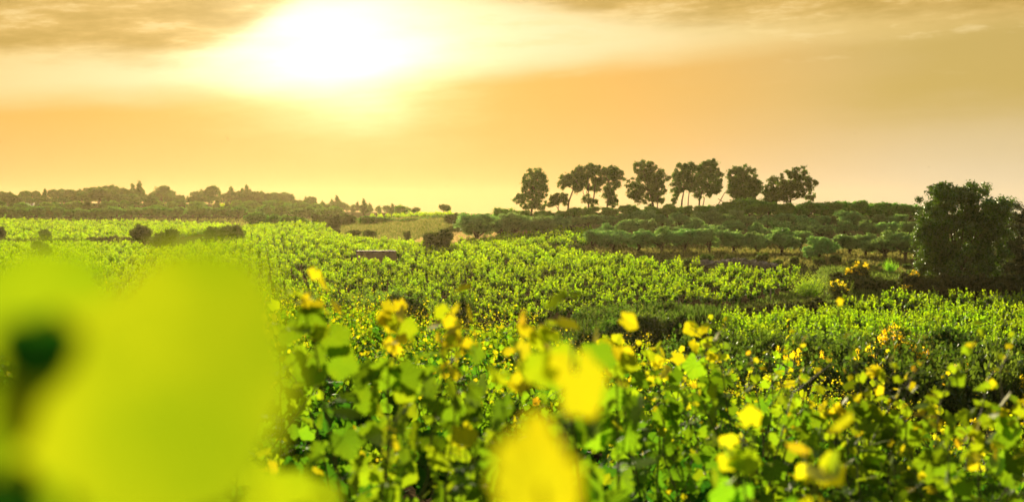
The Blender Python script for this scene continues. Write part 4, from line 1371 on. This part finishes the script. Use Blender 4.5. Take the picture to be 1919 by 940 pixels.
grass('grass', 'dark weedy grass on the banks of the gully', 9000, in_plot([(-60, 31), (500, 31), (960, 29), (1500, 25.5), (1980, 23.5), (1980, 76), (1300, 84), (1230, 116), (860, 111), (300, 108), (-60, 104)]), (0.35, 0.9), 0.35,
      ((0.025, 0.06, 0.01), (0.09, 0.17, 0.02)), 6, 81)
grass('reeds', 'tall green reeds along the front edge of the right valley field', 700, in_plot([(1330, 66), (1980, 60), (1980, 70), (1600, 70), (1330, 74)]), (0.9, 1.9), 0.2, ((0.07, 0.12, 0.02), (0.16, 0.26, 0.04)), 7, 82)
grass('gully_reeds', 'dark green reeds and tall weeds at the front corner of the middle field', 1500, in_plot([(1090, 96), (1330, 88), (1340, 97), (1240, 108), (1090, 108)]), (1.0, 2.4), 0.3, ((0.02, 0.05, 0.008), (0.08, 0.15, 0.02)), 7, 89)
grass('dry_grass', 'pale straw-coloured dry grass beyond the middle field', 5000, in_plot(STRAW), (0.5, 1.0), 0.4, ((0.35, 0.28, 0.15), (0.55, 0.45, 0.27)), 6, 83)
grass('meadow_grass', 'mixed green and straw grass between middle field and far scrub', 6000, in_plot([(640, 268), (770, 236), (880, 226), (900, 330), (640, 350)]), (0.4, 0.9), 0.6, ((0.07, 0.13, 0.025), (0.24, 0.23, 0.09)), 5, 88)
grass('grove_grass', 'yellowish dry grass under the olive trees', 7000, in_plot([(1080, 196), (1500, 160), (1700, 148), (1720, 200), (1400, 215), (1100, 222)]), (0.2, 0.55), 0.6, ((0.07, 0.09, 0.025), (0.17, 0.15, 0.055)), 5, 84)
grass('bank_grass', 'rough green-brown grass on the bank around the track', 5000, in_plot([(1300, 95), (1420, 108), (1560, 121), (1720, 127), (1760, 150), (1540, 158), (1515, 132), (1400, 123), (1240, 119)]), (0.2, 0.6), 0.5, ((0.06, 0.11, 0.02), (0.17, 0.24, 0.05)), 5, 85)
grass('golden_grass', 'sunlit golden grass at the far edge of the near vineyard', 1500, in_plot([(900, 27.5), (1120, 26.5), (1120, 33), (900, 34)]), (0.5, 1.0), 0.2, ((0.35, 0.3, 0.04), (0.5, 0.4, 0.06)), 5, 86)
grass('verge_grass', 'tufts of grass between the far wood and the left fields', 4000, in_plot([(-60, 430), (640, 350), (860, 300), (860, 340), (640, 450), (-60, 470)]), (0.4, 1.0), 1.0, ((0.08, 0.1, 0.03), (0.2, 0.2, 0.06)), 4, 87)


# ------------------------------------------------------------------ stone hut in the middle field
def build_hut():
    x0, y0 = X(HUT_PX, HUT_D), HUT_D
    z0 = gz(x0, y0) - 0.1
    H = Z(472, HUT_D) - z0
    W, Dp, th = 5.0, 3.6, 0.35
    t = thing('stone_hut', 'low brown stone hut half sunk among the vines of the middle field', 'hut', (x0, y0, z0), R(7))
    w = MB()
    hw = W / 2
    # front wall with a window and an arched vent left open
    wx0, wx1, wz0, wz1 = 0.9, 1.55, H - 0.98, H - 0.62
    ax0, ax1, az0, az1 = -1.75, -1.40, H - 1.42, H - 1.02
    w.box(-hw, ax0, 0, th, 0, H); w.box(ax1, wx0, 0, th, 0, H); w.box(wx1, hw, 0, th, 0, H)
    w.box(ax0, ax1, 0, th, 0, az0); w.box(ax0, ax1, 0, th, az1, H)
    w.box(wx0, wx1, 0, th, 0, wz0); w.box(wx0, wx1, 0, th, wz1, H)
    w.box(-hw, -hw + th, th, Dp, 0, H - 0.05); w.box(hw - th, hw, th, Dp, 0, H - 0.05); w.box(-hw + th, hw - th, Dp - th, Dp, 0, H - 0.05)
    part('wall', w.mesh('hut_wall', M_WALL), t)
    r = MB()
    n = 14
    for i in range(n):          # uneven slabs of the flat roof
        a, b = -hw - 0.08 + i * (W + 0.16) / n, -hw - 0.08 + (i + 1) * (W + 0.16) / n - 0.02
        dz = rs.uniform(-0.015, 0.02)
        r.box(a, b, -0.10, Dp + 0.1, H + 0.003 + dz + 0.02, H + 0.10 + dz)
    r.box(-hw, hw, 0.0, Dp, H + 0.002, H + 0.02)
    part('roof', r.mesh('hut_roof', M_TILE), t)
    f = MB()
    f.box(wx0 - 0.1, wx1 + 0.1, -0.04, 0.0, wz1, wz1 + 0.1)
    f.box(wx0 - 0.05, wx1 + 0.05, -0.05, 0.0, wz0 - 0.07, wz0)
    part('window_lintel', f.mesh('hut_lintel', M_WOOD), t)
    a = MB()
    cx = (ax0 + ax1) / 2
    pts = [(cx + 0.24 * math.cos(q), -0.03, az1 - 0.16 + 0.24 * math.sin(q)) for q in np.linspace(0, math.pi, 9)]
    pts = [(cx + 0.24, -0.03, az0)] + pts + [(cx - 0.24, -0.03, az0)]
    a.tube(pts, 0.06, 6)
    part('vent_arch', a.mesh('hut_arch', M_WHITE, True), t)


build_hut()


# ------------------------------------------------------------------ dry stone bank, loose rocks, posts, birds
def rock(mb, c, s, rng, tint):
    n, m = 5, 7
    V = []
    for i in range(n):
        th = math.pi * (i + 0.5) / n
        for j in range(m):
            ph = 2 * math.pi * j / m
            r = s * rng.uniform(0.75, 1.15)
            V.append((c[0] + r * math.sin(th) * math.cos(ph), c[1] + r * math.sin(th) * math.sin(ph), c[2] + 0.7 * r * math.cos(th)))
    Fc = [(i * m + j, i * m + (j + 1) % m, (i + 1) * m + (j + 1) % m, (i + 1) * m + j) for i in range(n - 1) for j in range(m)]
    mb.add(V, Fc, tint)
    k = mb.n
    mb.f.append(np.array([(k - n * m + (j + 1) % m, k - n * m + j, k - n * m + (j + 2) % m) for j in range(m)][:0] or [(k - n * m, k - n * m + 2, k - n * m + 1)]))
    mb.add([(c[0], c[1], c[2] + 0.62 * s), (c[0], c[1], c[2] - 0.6 * s)], np.zeros((0, 3), int), tint)
    mb.f.append(np.array([(k - n * m + (j + 1) % m, k - n * m + j, k) for j in range(m)]))
    mb.f.append(np.array([(k - m + j, k - m + (j + 1) % m, k + 1) for j in range(m)]))


def build_stones():
    rng = np.random.RandomState(91)
    mb = MB()
    x0, y0 = X(1365, 163), 163
    z0 = gz(x0, y0)
    for i in range(620):
        px = rng.uniform(1275, 1462)
        d = 172 - (px - 1275) / 187 * 15 + rng.uniform(-0.7, 1.2)
        x = X(px, d); z = gz(x, d)
        hump = 1.15 * (0.4 + 0.6 * math.exp(-((px - 1395) / 55) ** 2) + 0.2 * math.exp(-((px - 1310) / 15) ** 2))
        g = rng.uniform(0.6, 1.0)
        rock(mb, (x - x0, d - y0, z - z0 + rng.uniform(0, hump)), rng.uniform(0.13, 0.3), rng, (0.36 * g, 0.31 * g, 0.25 * g))
    o = link(bpy.data.objects.new('dry_stone_wall', mb.mesh('dry_stone_wall', M_STONE)))
    o.location = (x0, y0, z0)
    tag(o, 'tumbled grey dry stone wall between the middle field and the olives', 'stone wall')
    for px, d, s, lb in ((1296, 113, 0.35, 'pale boulder at the front corner of the middle field'), (1304, 107, 0.42, 'yellowish boulder just below the pale boulder by the track'),
                         (1862, 128, 0.42, 'whitish rock at the foot of the second oak'), (1876, 128, 0.33, 'smaller pale rock right beside the whitish rock under the oaks')):
        mb = MB()
        rock(mb, (0, 0, s * 0.35), s, rng, (0.55, 0.5, 0.42))
        o = link(bpy.data.objects.new('boulder', mb.mesh('boulder', M_STONE)))
        o.location = (X(px, d), d, gz(X(px, d), d) + 0.15)
        tag(o, lb, 'rock')


build_stones()
for px, d, h, tilt, lb in ((1270, 117, 1.3, 6, 'leaning weathered stake at the front corner of the middle field'), (1251, 116, 0.9, -3, 'short pale stake left of the leaning stake'),
                           (1276, 118, 0.8, 0, 'thin short stake right of the leaning stake'), (1444, 124, 1.2, 2, 'upright post at the end of a vine row beside the track')):
    mb = MB()
    mb.tube([(0, 0, -0.2), (math.tan(R(tilt)) * h * 0.5, 0, h * 0.5), (math.tan(R(tilt)) * h, 0, h)], [0.05, 0.045, 0.04], 7)
    o = link(bpy.data.objects.new('vine_stake', mb.mesh('vine_stake', M_WOOD, True)))
    o.location = (X(px, d), d, gz(X(px, d), d))
    tag(o, lb, 'stake')


def bird(px, py, d, span, bank, label):
    mb = MB()
    b = span * 0.42
    mb.tube([(0, b * .5, 0), (0, b * .35, 0), (0, b * .1, 0), (0, -b * .2, 0), (0, -b * .5, 0)], [b * .03, b * .10, b * .13, b * .08, b * .02], 8)
    for s in (-1, 1):
        V = [(0, b * .22, 0.02 * b), (s * span * .25, b * .25, span * .10), (s * span * .5, b * -.05, span * .03), (s * span * .25, b * .0, span * .09), (0, -b * .1, 0.0)]
        mb.add(V + [(a, c, z - 0.012) for a, c, z in V], [(0, 1, 3), (1, 2, 3), (0, 3, 4), (5, 8, 6), (6, 8, 7), (5, 9, 8), (0, 5, 6), (0, 6, 1), (1, 6, 7), (1, 7, 2), (2, 7, 8), (2, 8, 3), (3, 8, 9), (3, 9, 4)], (0.05, 0.04, 0.03))
    mb.add([(-b * .05, -b * .4, 0), (b * .05, -b * .4, 0), (b * .14, -b * .8, 0), (0, -b * .68, 0), (-b * .14, -b * .8, 0)], [(0, 1, 2), (0, 2, 3), (0, 3, 4)], (0.05, 0.04, 0.03))
    o = link(bpy.data.objects.new('bird', mb.mesh('bird', M_BIRD)))
    o.location = (X(px, d), d, Z(py, d))
    o.rotation_euler = (R(15), R(bank), R(40))
    tag(o, label, 'bird')


bird(427, 260, 130, 0.38, 55, 'dark swallow banking in the open sky over the far wood')
bird(837, 349, 200, 0.34, 10, 'tiny bird low in the sky over the end of the wood')
bird(1417, 222, 230, 0.34, 10, 'tiny bird high above the round ridge pines')
bird(1601, 251, 230, 0.34, -20, 'tiny bird in the sky between the ridge pines and the huge oak')
bird(1740, 313, 200, 0.34, 10, 'tiny bird just above the huge oak')
print('objects', len(bpy.data.objects))
